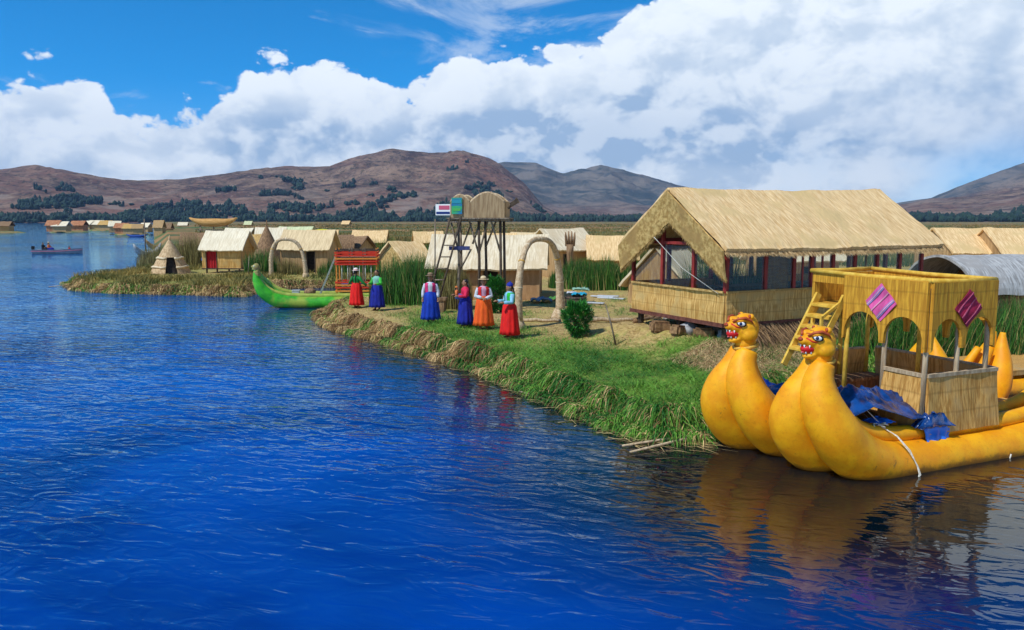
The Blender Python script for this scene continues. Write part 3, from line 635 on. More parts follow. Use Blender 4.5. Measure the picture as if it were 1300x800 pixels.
hut('pale tent-roofed hut glimpsed through the gable windows of the large hut', 850, 34, 3.0, 2.4, 1.5, 2.9, R(60), roofm=thatch_pale, door=(-.3, .3, 1.0))
hut('cream hut glimpsed through the long windows of the large hut', 1008, 38, 3.2, 2.6, 2.3, 3.3, R(15), roofm=MATS['thatch_cream'], door=(-.3, .3, 1.4))
for lab, px, D_, W_, ev, rg, rz_, rm in (('small brown hut in the reeds between the tipi and the stilt hut', 247, 70, 1.9, 2.0, 2.9, 15, thatch_brown), ('weathered brown hut squeezed behind the stilt hut and its reeds', 322, 62, 1.8, 2.0, 2.9, -12, thatch_rake), ('golden roofed hut overlapping the greenish roof', 409, 72, 2.4, 2.3, 3.1, 8, thatch_roof), ('brown hut close behind the red slatted cabin', 452, 64, 1.7, 1.9, 2.7, -20, thatch_brown), ('tan hut in the marsh left of the tower legs', 543, 70, 2.2, 2.2, 3.0, 12, thatch_roof), ('tan hut in the marsh right of the tower platform', 668, 72, 2.4, 2.0, 2.9, -8, MATS['thatch_sand'])):
    hut(lab, px, D_, W_, 2.2, ev, rg, R(rz_), roofm=rm, door=(-.3, .25, 1.3), over=.25)
def grey_hut():
    t = thing('reed_hut', 'low hut under a curved grey reed cover at the right edge of the view', 'hut', atd(1262, 26, .45), R(14))
    q = MB()
    def f_(u, v):
        x = -2.1+4.6*u; a = PI*(.06+.88*v); return (x, -1.5*math.cos(a), .85+1.5*math.sin(a)**.8+.05*mnoise.noise(Vector((x*1.5, v*5, 0)))-.12*max(0, u-.6))
    q.sheet(f_, 40, 24, -.08); q.build('roof', thatch_grey, t)
    q = MB(); q.lathe([(1.25, 0), (1.28, .6), (1.25, 1.3), (.9, 1.9)], 20, ell=1.0); q.box((0, 0, .6), (3.9, 2.5, 1.2), bev=.1); q.build('wall', block_brown, t)
grey_hut()
def arched_hut():
    t = thing('reed_hut', 'grey brown barrel-roofed hut between the straw hut and the red slatted cabin', 'hut', atd(434, 62, .45), R(12))
    q = MB(); q.sheet(lambda u, v: (-.9+1.8*u, -1.1*math.cos(PI*v), .9+1.45*math.sin(PI*v)), 10, 20, -.08); q.build('roof', thatch_brown, t)
    q = MB(); q.prism([(0, 0), (2, 0), (2, 1), (1.6, 2), (1, 2.2), (.4, 2), (0, 1)], (-.8, -1, 0), (0, 1, 0), .06); q.box((0, -1.05, .45), (1.7, .06, .9)); q.build('wall', thatch_brown, t)
arched_hut()
def cone_hut(label, p, r, h, m, name='reed_tipi', rz=0, band=True, door=True):
    t = thing(name, label, 'hut', p, rz)
    q = MB(); g = .30 if door else 0
    prof_ = [(r, 0), (r*.86, h*.16), (r*.74, h*.30), (r*.58, h*.48), (r*.40, h*.66), (r*.20, h*.85), (r*.03, h)]
    lo = [(a, z) for a, z in prof_ if z <= h*.5]; hi = [(a, z) for a, z in prof_ if z >= h*.47]
    q.lathe(lo, 26, a0=-PI/2+g, a1=1.5*PI-g, pleat=.02, np_=24); q.lathe(hi, 26); q.build('reed_cone', m, t)
    if door: q = MB(); q.lathe([(r*.75, 0), (r*.3, h*.6)], 14); q.build('inside_shade', dark_inside, t)  # near-black cone added as the shade inside the tipi
    if band:
        for z, rr in ((h*.2, r*.86), (h*.46, r*.63)):
            q = MB(); n = 24; ps = [(math.cos(a)*rr, math.sin(a)*rr, z-.03*math.cos(a*6)) for a in np.linspace(-PI/2+g, 1.5*PI-g, n)]; q.tube(ps, .07, 7, lump=.4); q.build('reed_roll', thatch_pale, t)
    q = MB(); q.tube([(0, 0, h*.9), (.03, 0, h*1.12)], [.10, .03], 6); q.build('tip', m, t)
cone_hut('pointed reed tipi with an open doorway on the far left shore', on(217, 347), 1.28, 2.25, mat('thatch_tipi', (.40, .25, .12), (.64, .44, .24), scale=(10, 10, 2), bump=.6), rz=R(25))
cone_hut('pointed dark brown reed hut behind the left reed archway', atd(338, 58, .45), 1.35, 3.2, thatch_brown, name='pointed_hut', band=False, door=False)
def dome():
    t = thing('dome_hut', 'low hut with a bright yellow domed cover on the horizon', 'hut', atd(409, 100, 0))
    q = MB(); q.ball((0, 0, 2.1), (1.6, 1.4, .85)); q.build('cover', mat('yellow_cover', (.62, .50, .03), (.7, .6, .06), scale=(2, 2, 2)), t)
    q = MB(); q.lathe([(1.4, 0), (1.4, 2.1)], 16); q.build('wall', thatch_wall, t)
dome()
# stilts, steps and rocks under the stilt hut
sh = next(o for o in bpy.data.objects if o.get('label', '').startswith('small hut with a red'))
for x in (-1.1, -.4, .4, 1.1):
    q = MB(); q.tube([(x, -1.1, -.45), (x, -1.1, .02)], .06, 6); q.build('stilt', dark_wood, sh)
q = MB(); q.box((0, 0, -.03), (2.7, 2.5, .08)); q.build('floor', dark_wood, sh)

# boat-shaped lookout on the horizon
def lookout_boat():
    t = thing('lookout_platform', 'boat-shaped orange reed lookout on posts above the far left huts', 'platform', atd(271, 92, 0), R(4))
    q = MB(); n = 14; ps = []; rad = []
    for i in range(n+1): u = i/n*2-1; ps.append((u*2.7, 0, 3.75+.55*abs(u)**3)); rad.append(.08+.42*(1-abs(u)**2.2))
    q.tube(ps, rad, 10, ell=1); q.build('reed_hull', mat('orange_thatch', (.50, .24, .06), (.66, .36, .12), scale=(2, 9, 9), bump=.4), t)
    for x in (-1.5, 0, 1.5): q = MB(); q.tube([(x, 0, 0), (x, 0, 3.5)], .09, 6); q.build('post', old_wood, t)
    q = MB(); q.box((0, 0, 2.9), (3.4, 1.4, .1)); q.build('deck', old_wood, t)
lookout_boat()

# ------------------------------------------------------------------ lookout tower
def tower():
    g = .5; D = 31.0; p = atd(612, D, g); t = thing('lookout_tower', 'tall wooden lookout tower on forked poles with a curved reed parapet', 'tower', p, R(-6))
    H = 3.55; W = 2.2
    for x, y in ((-.85, -.5), (-.05, -.55), (.78, -.5), (-.95, .5), (.05, .55), (.8, .5)):
        q = MB(); q.tube([(x*1.03, y*1.25, -.2), (x+.02, y*1.1, H*.5), (x, y, H)], [.062, .055, .05], 8, wob=.15); q.build('pole', old_wood if x < -.5 else dark_wood, t)
    for a, b in (((-.85, -.52, 2.3), (-1.15, -.5, 3.5)), ((-.85, -.52, 1.5), (-.35, -.53, 2.4)), ((-.05, -.57, 2.2), (-.42, -.55, 3.5)), ((-.05, -.57, 2.2), (.30, -.55, 3.5)), ((.78, -.52, 2.3), (.42, -.5, 3.5)), ((.05, .55, 2.4), (.5, .5, 3.5)), ((-.95, .5, 2.2), (-.5, .5, 3.4)), ((-.3, -.5, 2.6), (.02, -.5, 3.5))):
        q = MB(); q.tube([a, b], [.040, .034], 7, wob=.2); q.build('brace', old_wood, t)
    q = MB()
    for i in range(9): q.bar((-1.25, -.75+i*.19, H+.03), (1.15, -.75+i*.19, H+.03), .16, .05)
    for y in (-.6, .6): q.bar((-1.25, y, H-.04), (1.15, y, H-.04), .07, .07)
    q.build('deck', old_wood, t)
    # parapet: a low hump on the left and a higher hump on the right
    def hump(x0, x1, z0, h, n=18): return [(x0+(x1-x0)*i/n, z0+h*math.sin(PI*(.08+.84*i/n))) for i in range(n+1)]
    for y in (-.78, .78):
        a = hump(-1.10, -.36, .48, .36); b = hump(-.34, .98, .42, .50)
        q = MB(); q.prism([(.98, 0), (-1.10, 0)]+a[:]+b, (0, y, H+.06), (1, 0, 0), .05); q.build('parapet', mat('parapet_reed', (.26, .16, .08), (.44, .30, .16), scale=(16, 16, 1.5), bump=.4), t)
        for c in (a, b):
            q = MB(); q.tube([(x, y, H+.08+z) for x, z in c], .045, 7, lump=.3); q.build('rim_roll', MATS['arch_reed'], t)
    for x in (-1.10, .98):
        q = MB(); q.box((x, 0, H+.36), (.05, 1.5, .6)); q.build('side_panel', thatch_wall, t)
    # ladder
    for x in (0, .42): q = MB(); q.tube([(-1.85+x, -1.35, 1.1-.5), (-1.10+x, -.80, H+.1)], .038, 7); q.build('ladder_rail', dark_wood, t)
    for i in range(7):
        k = (i+.5)/7; q = MB(); q.tube([(-1.87+.75*k, -1.35+.55*k, .6+(H-.5)*k), (-1.40+.75*k, -1.35+.55*k, .6+(H-.5)*k)], .028, 6); q.build('rung', old_wood, t)
    q = MB(); q.box((-1.6, -1.35, .55), (.85, .5, .10)); q.box((-1.6, -1.35, .25), (.7, .4, .5)); q.build('ladder_landing', thatch_brown, t)
    # the boards on it
    def board(name, label, c, s, colr, rz_, extra=None):
        b = thing(name, label, 'board'); b.location = (Matrix.Translation(p) @ Matrix.Rotation(R(-6), 4, 'Z')) @ Vector(c); b.rotation_euler = (0, 0, R(-6)+rz_)
        q = MB(); q.box((0, 0, 0), (s[0], .04, s[1])); q.build('panel', colr, b)
        if extra: extra(b)
        return b
    grad = mat('blue_green_print', (.02, .16, .42), (.05, .42, .16), scale=(1, 1, 3.2), lo=.42, hi=.58)
    def fr(b):
        q = MB(); q.box((0, -.024, .16), (.34, .01, .12)); q.build('printed_band', mat('print_teal', (.03, .30, .40)), b)
        q = MB(); q.box((0, -.024, -.14), (.30, .01, .10)); q.build('printed_band', mat('print_green', (.10, .45, .10)), b)
    board('notice_board', 'blue and green notice board on the front of the tower parapet', (-.84, -.88, H+.50), (.40, .62), grad, R(4), fr)
    def fr2(b):
        q = MB(); q.box((0, -.024, -.12), (.56, .01, .09)); q.build('printed_band', mat('print_navy', (.01, .03, .15)), b)
        q = MB(); q.box((.05, -.024, .08), (.44, .01, .16)); q.build('printed_band', mat('print_pink', (.55, .10, .16)), b)
    board('sign_board', 'white sign board with pink and navy bands at the left side of the tower', (-1.40, -.70, H+.36), (.62, .42), white, R(-12), fr2)
    q = MB(); q.tube([(1.1, -.7, H+.4), (1.45, -.72, H+.78)], .05, 6); q.box((1.35, -.7, H+.62), (.35, .12, .16), Matrix.Rotation(R(-30), 3, 'Y')); q.build('loudhailer', dark_wood, t)
    q = MB(); q.tube([(-1.75, -.75, .8), (-1.72, -.7, H)], .03, 6); q.build('pole', old_wood, t)
tower()
q = MB(); q.box((0, 0, 0), (.80, .04, .15), bev=.01)
b = tag(q.build('plank', cloth('blue_plank', (.07, .08, .22))), 'blue plank tied between the tower poles', 'plank'); b.location = atd(583, 30.2, 2.95)

# ------------------------------------------------------------------ reed archways
def archway(label, pl, pr, D, ztop, r0, r1, lean=0):
    a, b = (on(*pl), on(*pr)) if not isinstance(pl, Vector) else (pl, pr); t = thing('reed_archway', label, 'archway', (a.x, a.y, a.z)); d = b-a; n = 40; ps = []; rad = []
    for i in range(n+1):
        u = i/n; ang = PI*u; k = (1-math.cos(ang))/2
        ps.append((d.x*(.5-.5*math.copysign(abs(math.cos(ang))**.72, math.cos(ang)))*1.0+lean*math.sin(ang), d.y*k, d.z*k + (ztop-a.z)*math.sin(ang)**.62 - .1*(1-math.sin(ang))))
        rad.append(r0+(r1-r0)*math.sin(ang)**.5)
    q = MB(); q.tube(ps, rad, 14, lump=.22); q.build('reed_hoop', arch_reed, t)
    for u in (4, 9, 14, 20, 26, 31, 36):
        q = MB(); p0, p1 = Vector(ps[u]), Vector(ps[u+1]); dd = (p1-p0).normalized()*.02; q.tube([p0-dd, p0+dd], rad[u]*1.08, 14); q.build('binding', rope_reed if u % 2 else thatch_pale, t)
    for q_, rr in ((0, 1.35), (n, 1.3)):
        q = MB(); P_ = Vector(ps[q_]); q.tube([P_, P_+Vector((0, 0, .22)), P_+Vector((0, 0, .45))], [r0*1.7, r0*1.35, r0*.9], 12, lump=.4); q.build('foot', arch_reed, t)
archway('tall tapering reed archway beside the round green bush', (657, 417), (711, 404), 26, 3.38, .20, .085)
archway('slim grey reed archway behind the green boat', atd(342, 48.6, .45), atd(386, 48.8, .45), 44, 2.85, .16, .10, lean=-.1)

# ------------------------------------------------------------------ boats
def smooth_path(P_, n):
    """Catmull-Rom through (x, z, r) knots"""
    P_ = [Vector(p) for p in P_]; out = []
    Q = [2*P_[0]-P_[1]]+P_+[2*P_[-1]-P_[-2]]
    for i in range(1, len(Q)-2):
        for k in range(n):
            t = k/n; a, b, c, d = Q[i-1:i+3]
            out.append(.5*((2*b)+(c-a)*t+(2*a-5*b+4*c-d)*t*t+(3*b-a-3*c+d)*t**3))
    out.append(P_[-1]); return out
def bundle(q, y0, ymid, prof_, n=24, lump=.03, rs=1.0):
    pts = smooth_path(prof_, 7); L = max(p.x for p in pts); ps = []; rad = []
    for p in pts:
        f = min(1, max(0, (1.72-p.y)/1.1)); f = f*f*(3-2*f); ps.append((p.x, y0+(ymid-y0)*f, p.y)); rad.append(p.z*rs)
    q.tube(ps, rad, n, lump=lump)
NEAR = [(.22, 1.80, .165), (.13, 1.52, .235), (.02, 1.16, .33), (.06, .78, .395), (.36, .40, .425), (.85, .16, .40), (1.6, .08, .365), (3.0, .06, .35), (4.6, .08, .35), (5.6, .22, .33), (6.2, .62, .28), (6.5, 1.1, .20), (6.62, 1.5, .11), (6.66, 1.75, .05)]
NEARA = [(.22, 1.80, .165), (.10, 1.50, .245), (.10, 1.20, .315), (.24, .86, .37), (.52, .50, .405), (.98, .22, .40)]+NEAR[6:]
BARE = [(.0, 2.0, .04), (.02, 1.7, .13)]+NEAR[2:]
RIM = [(.30, 1.72, .07), (.36, 1.40, .10), (.55, 1.02, .125), (.95, .68, .135), (1.6, .52, .135), (3.0, .47, .13), (4.6, .50, .13), (5.5, .66, .125), (6.0, 1.0, .10), (6.3, 1.4, .07)]
def puma_head(parent, loc, sc=1.0, rz=0):
    h = MB()
    h.ball((.03, 0, .02), (.25, .235, .27)); h.ball((-.15, 0, .055), (.17, .155, .13)); h.ball((-.27, 0, .07), (.095, .10, .075), rot=Matrix.Rotation(R(-14), 3, 'Y'))
    h.ball((-.12, 0, -.15), (.17, .12, .065), rot=Matrix.Rotation(R(-16), 3, 'Y')); h.ball((.05, 0, -.24), (.19, .19, .14))
    h.ball((-.13, .13, .17), (.10, .075, .055)); h.ball((-.13, -.13, .17), (.10, .075, .055)); h.ball((.03, .16, -.08), (.15, .10, .13)); h.ball((.03, -.16, -.08), (.15, .10, .13))
    o = remesh(h, 'puma_head', head_orange, .016, parent, 6); o.location = loc; o.scale = (sc,)*3; o.rotation_euler = (0, 0, rz)
    q = MB(); q.ball((-.17, 0, -.055), (.155, .115, .085), rot=Matrix.Rotation(R(-6), 3, 'Y')); q.build('mouth', redp, o)
    q = MB(); q.ball((-.20, 0, -.085), (.12, .05, .03), rot=Matrix.Rotation(R(-16), 3, 'Y')); q.build('tongue', mat('tongue_pink', (.75, .10, .10)), o)
    for x, y, up in ((-.30, .045, 1), (-.30, -.045, 1), (-.24, .095, 1), (-.24, -.095, 1), (-.17, .115, 1), (-.17, -.115, 1), (-.27, .05, -1), (-.27, -.05, -1), (-.20, .085, -1), (-.20, -.085, -1)):
        q = MB(); z = .005 if up > 0 else -.135; q.tube([(x, y, z), (x, y, z-.055*up)], [.017, .003], 6); q.build('tooth', white, o)
    q = MB(); q.ball((-.345, 0, .095), (.035, .055, .032)); q.build('nose', maroon, o)
    for s in (-1, 1):
        R_ = Matrix.Rotation(R(s*38), 3, 'Z')
        q = MB(); q.ball((-.150, s*.165, .125), (.088, .030, .056), rot=R_ @ Matrix.Rotation(R(12), 3, 'Y')); q.build('eye_rim', black, o)
        e = MB(); e.ball((-.158, s*.176, .125), (.066, .028, .040), rot=R_ @ Matrix.Rotation(R(12), 3, 'Y')); e = e.build('eye', white, o)
        q = MB(); q.ball((-.178, s*.190, .125), (.026, .018, .030), rot=R_); q.build('pupil', mat('eye_blue', (.01, .03, .10), rough=.2), e)
        q = MB(); q.tube([(-.265, s*.075, .150), (-.20, s*.150, .205), (-.10, s*.200, .225), (.0, s*.225, .18), (.04, s*.235, .12)], [.016, .024, .026, .02, .008], 8); q.build('brow', maroon, o)
        q = MB(); q.tube([(-.29, s*.07, .12), (-.22, s*.125, .065), (-.14, s*.165, .05)], [.014, .016, .006], 7); q.build('cheek_stripe', redp, o)
        q = MB(); q.ball((.05, s*.155, .235), (.045, .055, .055)); q.build('ear', head_orange, o)
        q = MB(); q.ball((.015, s*.155, .242), (.022, .036, .036)); q.build('inner_ear', maroon, o)
    q = MB()
    for i in range(3): q.tube([(-.20+i*.075, -.04, .175+.038*i), (-.20+i*.075, .04, .175+.038*i)], .012, 6)
    q.build('forehead_stripe', maroon, o)
    c = MB(); n = 28; cs = [(.055+.20*math.cos(a), .20*math.sin(a), -.29+.04*math.cos(a)) for a in np.linspace(0, 2*PI, n)]; c.tube(cs, .030, 8, lump=.3); c.build('collar_rope', rope_reed, o)
    return o
AX = Vector((.920, .392, 0)); PX = Vector((-.392, .920, 0)); BO = Vector((4.72, 11.78, 0)); BR = math.atan2(.392, .920)
def bl(x, y, z=0): return BO+AX*x+PX*y+Vector((0, 0, z))
def arch_panel(q, o, u, length, zb, zt, ztop_arch, n, post=.09, th=.06):
    """valence with n arches hanging from a parapet"""
    w_ = length/n; pts = [(0, zt), (0, zb)]
    for i in range(n):
        a0 = i*w_+post/2; a1 = (i+1)*w_-post/2; K = 12
        for k in range(K+1): t = PI*k/K; pts.append(((a0+a1)/2-(a1-a0)/2*math.cos(t), zb+.04+(ztop_arch-zb-.04)*math.sin(t)**.75))
    pts += [(length, zb), (length, zt)]; q.prism(pts, o, u, th)
def puma_boat():
    t = thing('reed_boat', 'large orange twin-hulled reed boat with two puma heads and a two-storey straw cabin', 'boat', BO, BR)
    for dx, dy in ((0, 0), (-.27, 1.45)):
        for y0, ym in ((.20, 0), (.40, .62)):
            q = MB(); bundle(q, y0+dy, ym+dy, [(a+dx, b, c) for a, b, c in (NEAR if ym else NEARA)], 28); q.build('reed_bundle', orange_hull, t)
        for y0, ym, rr in ((.22, .13, 1), (.42, .56, 1)):
            q = MB(); bundle(q, y0+dy, ym+dy, [(a+dx, b+.02, c) for a, b, c in RIM], 16); q.build('rim_roll', orange_hull, t)
        puma_head(t, (.19+dx, .30+dy, 2.09+(.06 if dy else 0)), .98, R(-6))
    q = MB(); q.box((3.3, 1.15, .50), (5.0, 1.9, .12)); q.build('deck', rail_thatch, t)
    # ---- cabin
    X0, X1, Y0, Y1, F = 2.30, 3.72, .08, 2.60, .56
    ZP, ZA, ZT, ZR = 1.86, 2.40, 3.0, 1.46
    def railw(a, b, name='cabin_rail'):
        q = MB(); a, b = Vector(a), Vector(b); d = b-a; nn = Vector((d.y, -d.x, 0)).normalized()
        q.sheet(lambda u, v: a+d*u+nn*(.04+.10*(1-v)+.02*mnoise.noise(Vector((u*d.length*3, v*2, a.x))))+Vector((0, 0, .50+(ZR-.50)*v)), 26, 6, .06); q.build(name, rail_thatch, t)
        q = MB(); q.bar(a+nn*.03+Vector((0, 0, ZR)), b+nn*.03+Vector((0, 0, ZR)), .07, .06); q.build('hand_rail', pole_wood, t)
    railw((X0, Y0, 0), (X1+.26, Y0, 0)); railw((X0, .88, 0), (X0, Y0, 0)); railw((X1+.24, Y0, 0), (X1+.24, Y1, 0)); railw((X1, Y1, 0), (X0, Y1, 0))
    for x, y in ((X0, Y0), (X0, .90), (X0, 1.74), (X0, Y1), (X1, Y0), (X1, Y1), ((X0+X1)/2, Y0), ((X0+X1)/2, Y1), (X1, 1.4)):
        q = MB(); q.tube([(x-.05*(x < 3) , y, .5), (x, y, ZT-.1)], .042, 8); q.build('post', yellow_wood if y > 1 else pole_wood, t)
    q = MB(); arch_panel(q, (X0-.05, Y0-.05, 0), (1, 0, 0), X1-X0+.1, ZP, ZT, ZA, 2); q.build('arched_panel', boat_thatch, t)
    q = MB(); arch_panel(q, (X0-.06, Y0-.045, 0), (0, 1, 0), 1.74, ZP, ZT+.01, ZA, 2, th=-.06); q.build('arched_panel', boat_thatch, t)
    q = MB(); arch_panel(q, (X1+.05, Y0, 0), (0, 1, 0), Y1-Y0, ZP, ZT, ZA, 3); q.build('arched_panel', boat_thatch, t)
    q = MB(); arch_panel(q, (X0-.05, Y1+.02, 0), (1, 0, 0), X1-X0+.1, ZP+.2, ZT, ZA, 2); q.build('arched_panel', boat_thatch, t)
    q = MB(); q.box((X0-.03, (1.70+Y1)/2, ZT-.08), (.05, Y1-1.70, .16)); q.build('gate_panel', boat_thatch, t)
    r = MB(); zt = ZT+.03; cs = [(X0-.06, Y0-.06, zt), (X1+.05, Y0-.06, zt-.02), (X1+.06, Y1+.05, zt+.02), (X0-.06, Y1+.05, zt+.02), (X0-.06, Y0-.06, zt)]
    for a, b in zip(cs[:-1], cs[1:]): r.tube([a, ((a[0]+b[0])/2, (a[1]+b[1])/2, (a[2]+b[2])/2-.015), b], .042, 8)
    r.build('top_rail', yellow_wood, t)
    q = MB(); q.box(((X0+X1)/2, (Y0+Y1)/2, 2.42), (X1-X0-.14, Y1-Y0-.14, .07)); q.build('upper_deck', boat_thatch, t)
    for i in range(5):
        x = X0-.62+i*.13; z = 1.62+i*.20
        q = MB(); q.box((x, 2.16, z), (.22, .62, .07), bev=.015); q.build('stair_tread', yellow_wood, t)
    for y in (1.84, 2.48): q = MB(); q.bar((X0-.80, y, 1.30), (X0-.02, y, 2.62), .05, .12); q.build('stair_rail', yellow_wood, t)
    q = MB(); q.bar((X0-.55, 1.84, 2.25), (X0-.05, 1.84, 2.55), .045, .05); q.bar((X0-.55, 1.84, 1.6), (X0-.55, 1.84, 2.28), .045, .05); q.build('stair_rail', yellow_wood, t)
    for y in (.45, 2.35): q = MB(); q.box(((X0+X1)/2+.1, y, .95), (1.25, .4, .09), bev=.02); q.box(((X0+X1)/2+.1, y, .74), (1.15, .3, .36)); q.build('bench', thatch_brown, t)
    # hull bindings
    for x in (3.9, 5.3):
        for dy in (0,):
            q = MB(); q.tube([(x+.02*math.sin(a*3), .0+.372*math.cos(a), .07+.372*math.sin(a)) for a in np.linspace(-PI, PI*.4, 22)], .012, 6); q.build('hull_binding', rope_white, t)
    # worn spots on the hull
    return t
puma_boat()
def second_boat():
    t = thing('reed_boat', 'second orange reed boat moored behind the cabin, only its raised ends visible through the arches', 'boat', (9.55, 17.4, 0), R(20))
    for dx, dy in ((0, 0),):
        for y0, ym in ((.24, 0), (.38, .62)):
            q = MB(); bundle(q, y0+dy, ym+dy, [(a+dx, b*.72, c*.72) for a, b, c in BARE], 20); q.build('reed_bundle', orange_hull, t)
    q = MB(); q.box((3.2, .9, .45), (4.6, 1.9, .12)); q.build('deck', rail_thatch, t)
second_boat()
# cloths hung on the cabin
def hung_cloth(label, c, u, s, m1, m2, m3):
    t = thing('woven_cloth', label, 'cloth', c); u = Vector(u).normalized(); nn = u.cross(Vector((0, 0, 1)))
    def patch(a0, a1, name, m, off):
        q = MB()
        def f_(p, r):
            a = (a0+(a1-a0)*p-.5)*s; b = (r-.5)*s; ca = (a-b)*.7071; cz = (a+b)*.7071*-1
            return u*ca+Vector((0, 0, cz))+nn*(off+.010*math.sin((a/s+.5)*7+r*5))
        q.sheet(f_, 10, 12, .006); q.build(name, m, t)
    patch(0, 1, 'cloth_field', m1, .0)
    for a in (.12, .76): patch(a, a+.12, 'woven_stripe', m2, .014); patch(a+.035, a+.075, 'woven_stripe', m3, .020)
    patch(.45, .50, 'woven_stripe', m3, .014)
hung_cloth('bright pink striped woven cloth hung cornerwise on the left face of the boat cabin', bl(2.30-.135, .93, 2.60), -PX, .47, cloth('cloth_pink', (.85, .12, .36)), cloth('cloth_lilac', (.30, .28, .52)), cloth('cloth_rose', (.85, .35, .48)))
hung_cloth('dark red woven cloth hung cornerwise on the right face of the boat cabin', bl(3.05, .08-.075-.05, 2.56), AX, .45, cloth('cloth_crimson', (.42, .015, .06)), cloth('cloth_wine', (.20, .015, .05)), cloth('cloth_pinkline', (.7, .12, .2)))
# tarpaulin heaped on the foredeck
def tarp(name, label, x0, x1, y0, y1, zf, m, seed, amp, nu=110, nv=80, cat='tarpaulin'):
    def f_(u, v):
        x = x0+(x1-x0)*u; y = y0+(y1-y0)*v; n1_ = mnoise.noise(Vector((x*1.6+seed, y*1.6, 1))); wx, wy = x+.25*mnoise.noise(Vector((x*3, y*3, seed))), y+.25*mnoise.noise(Vector((x*3, y*3, seed+9))); n2_ = 1-abs(mnoise.noise(Vector((wx*2.4, wy*3.0+seed, 4))))*2.6; n3_ = 1-abs(mnoise.noise(Vector((wx*6+wy*2, wy*5+seed, 7))))*2.4
        e = min(1, 4*min(u, 1-u, v, 1-v))
        k = .12*mnoise.noise(Vector((v*5+seed, u*5, 0)))
        return (x+k*.5, y+k*.6, zf(x, y)+amp*e*(.55*n1_+.30*n2_+.09*n3_+.3))
    q = MB(); q.sheet(f_, nu, nv, .012, smooth=True); o = q.build(name, m); o.location = BO; o.rotation_euler = (0, 0, BR); tag(o, label, cat); return o
tarp('tarpaulin', 'crumpled dark navy tarpaulin heaped on the foredeck of the puma boat', 0.66, 2.62, -.04, 2.2, lambda x, y: .70+.30*max(0, 1-abs(x-1.05)/.9)+.08*math.sin(y*3)+(.10 if y < .5 else 0), tarp_navy, 3.3, .42)
def drape_z(x, y):
    return .62 if y > .16 else (.62-(.16-y)*.35 if y > 0 else .56-(-y)*1.35)
def flap():
    q = MB()
    def f_(u, v):
        a = Vector((2.16+.62*u+.16*v*(1-u), 0, 0)); s = v*(1.22+.16*u)                          # down over the rim roll
        ang = min(s/.19, PI*.62); y = .14-.17*math.sin(ang)-max(0, s-.37)*.42; z = .48+.19*math.cos(ang)-max(0, s-.37)*.92
        fold = .030*math.sin(u*17+v*2)*(v**.6)+.02*mnoise.noise(Vector((u*4, v*4, 2)))
        if v > .8: z += .10*math.sin(u*PI*1.4+.3)*(v-.8)*3
        return (a.x+fold*.3, y-.03-fold, z+.035)
    q.sheet(f_, 44, 30, .012, smooth=True); o = q.build('tarpaulin', tarp_blue); o.location = BO; o.rotation_euler = (0, 0, BR); tag(o, 'bright blue corner of tarpaulin hanging over the orange hull side', 'tarpaulin')
flap()
tarp('tarpaulin', 'bright blue fold of tarpaulin lying by the rope on the near hull', 1.30, 1.72, .10, .42, lambda x, y: .74, tarp_blue, 8.1, .12, 24, 16)
tarp('tarpaulin', 'blue tarpaulin scrap tucked behind the far puma head', .25, .70, 1.75, 2.2, lambda x, y: 1.12, tarp_blue, 5.5, .16, 24, 20)
tarp('tarpaulin', 'dark navy roll of tarpaulin crumpled in front of the cabin corner', 2.05, 2.82, -.13, .12, lambda x, y: .63, tarp_navy, 12.7, .30, 60, 24)
def rope():
    P_ = [(1.45, .55, .82), (1.35, .18, .70), (1.40, .02, .66), (1.48, -.14, .58), (1.56, -.33, .38), (1.62, -.42, .16), (1.66, -.44, .02), (1.62, -.46, -.02)]
    q = MB(); pts = [Vector(p) for p in P_]; q.tube([p+Vector((0, 0, .012)) for p in pts], .009, 7)
    q.tube([p+Vector((.03*math.sin(i*1.7), -.008, .0)) for i, p in enumerate(pts[1:])], .007, 6)
    for k in range(5): a = k*1.3; q.tube([(1.36, .10, .735), (1.36+.12*math.cos(a), .10+.07*math.sin(a), .75), (1.36+.16*math.cos(a+.9), .10+.10*math.sin(a+.9), .71)], .013, 6)
    q.tube([(1.40, .14, .74), (1.22, .30, .98), (1.12, .50, 1.10)], .008, 6)
    o = q.build('rope', rope_white); o.location = BO; o.rotation_euler = (0, 0, BR); tag(o, 'knotted white rope hanging down the near hull into the water', 'rope')
rope()

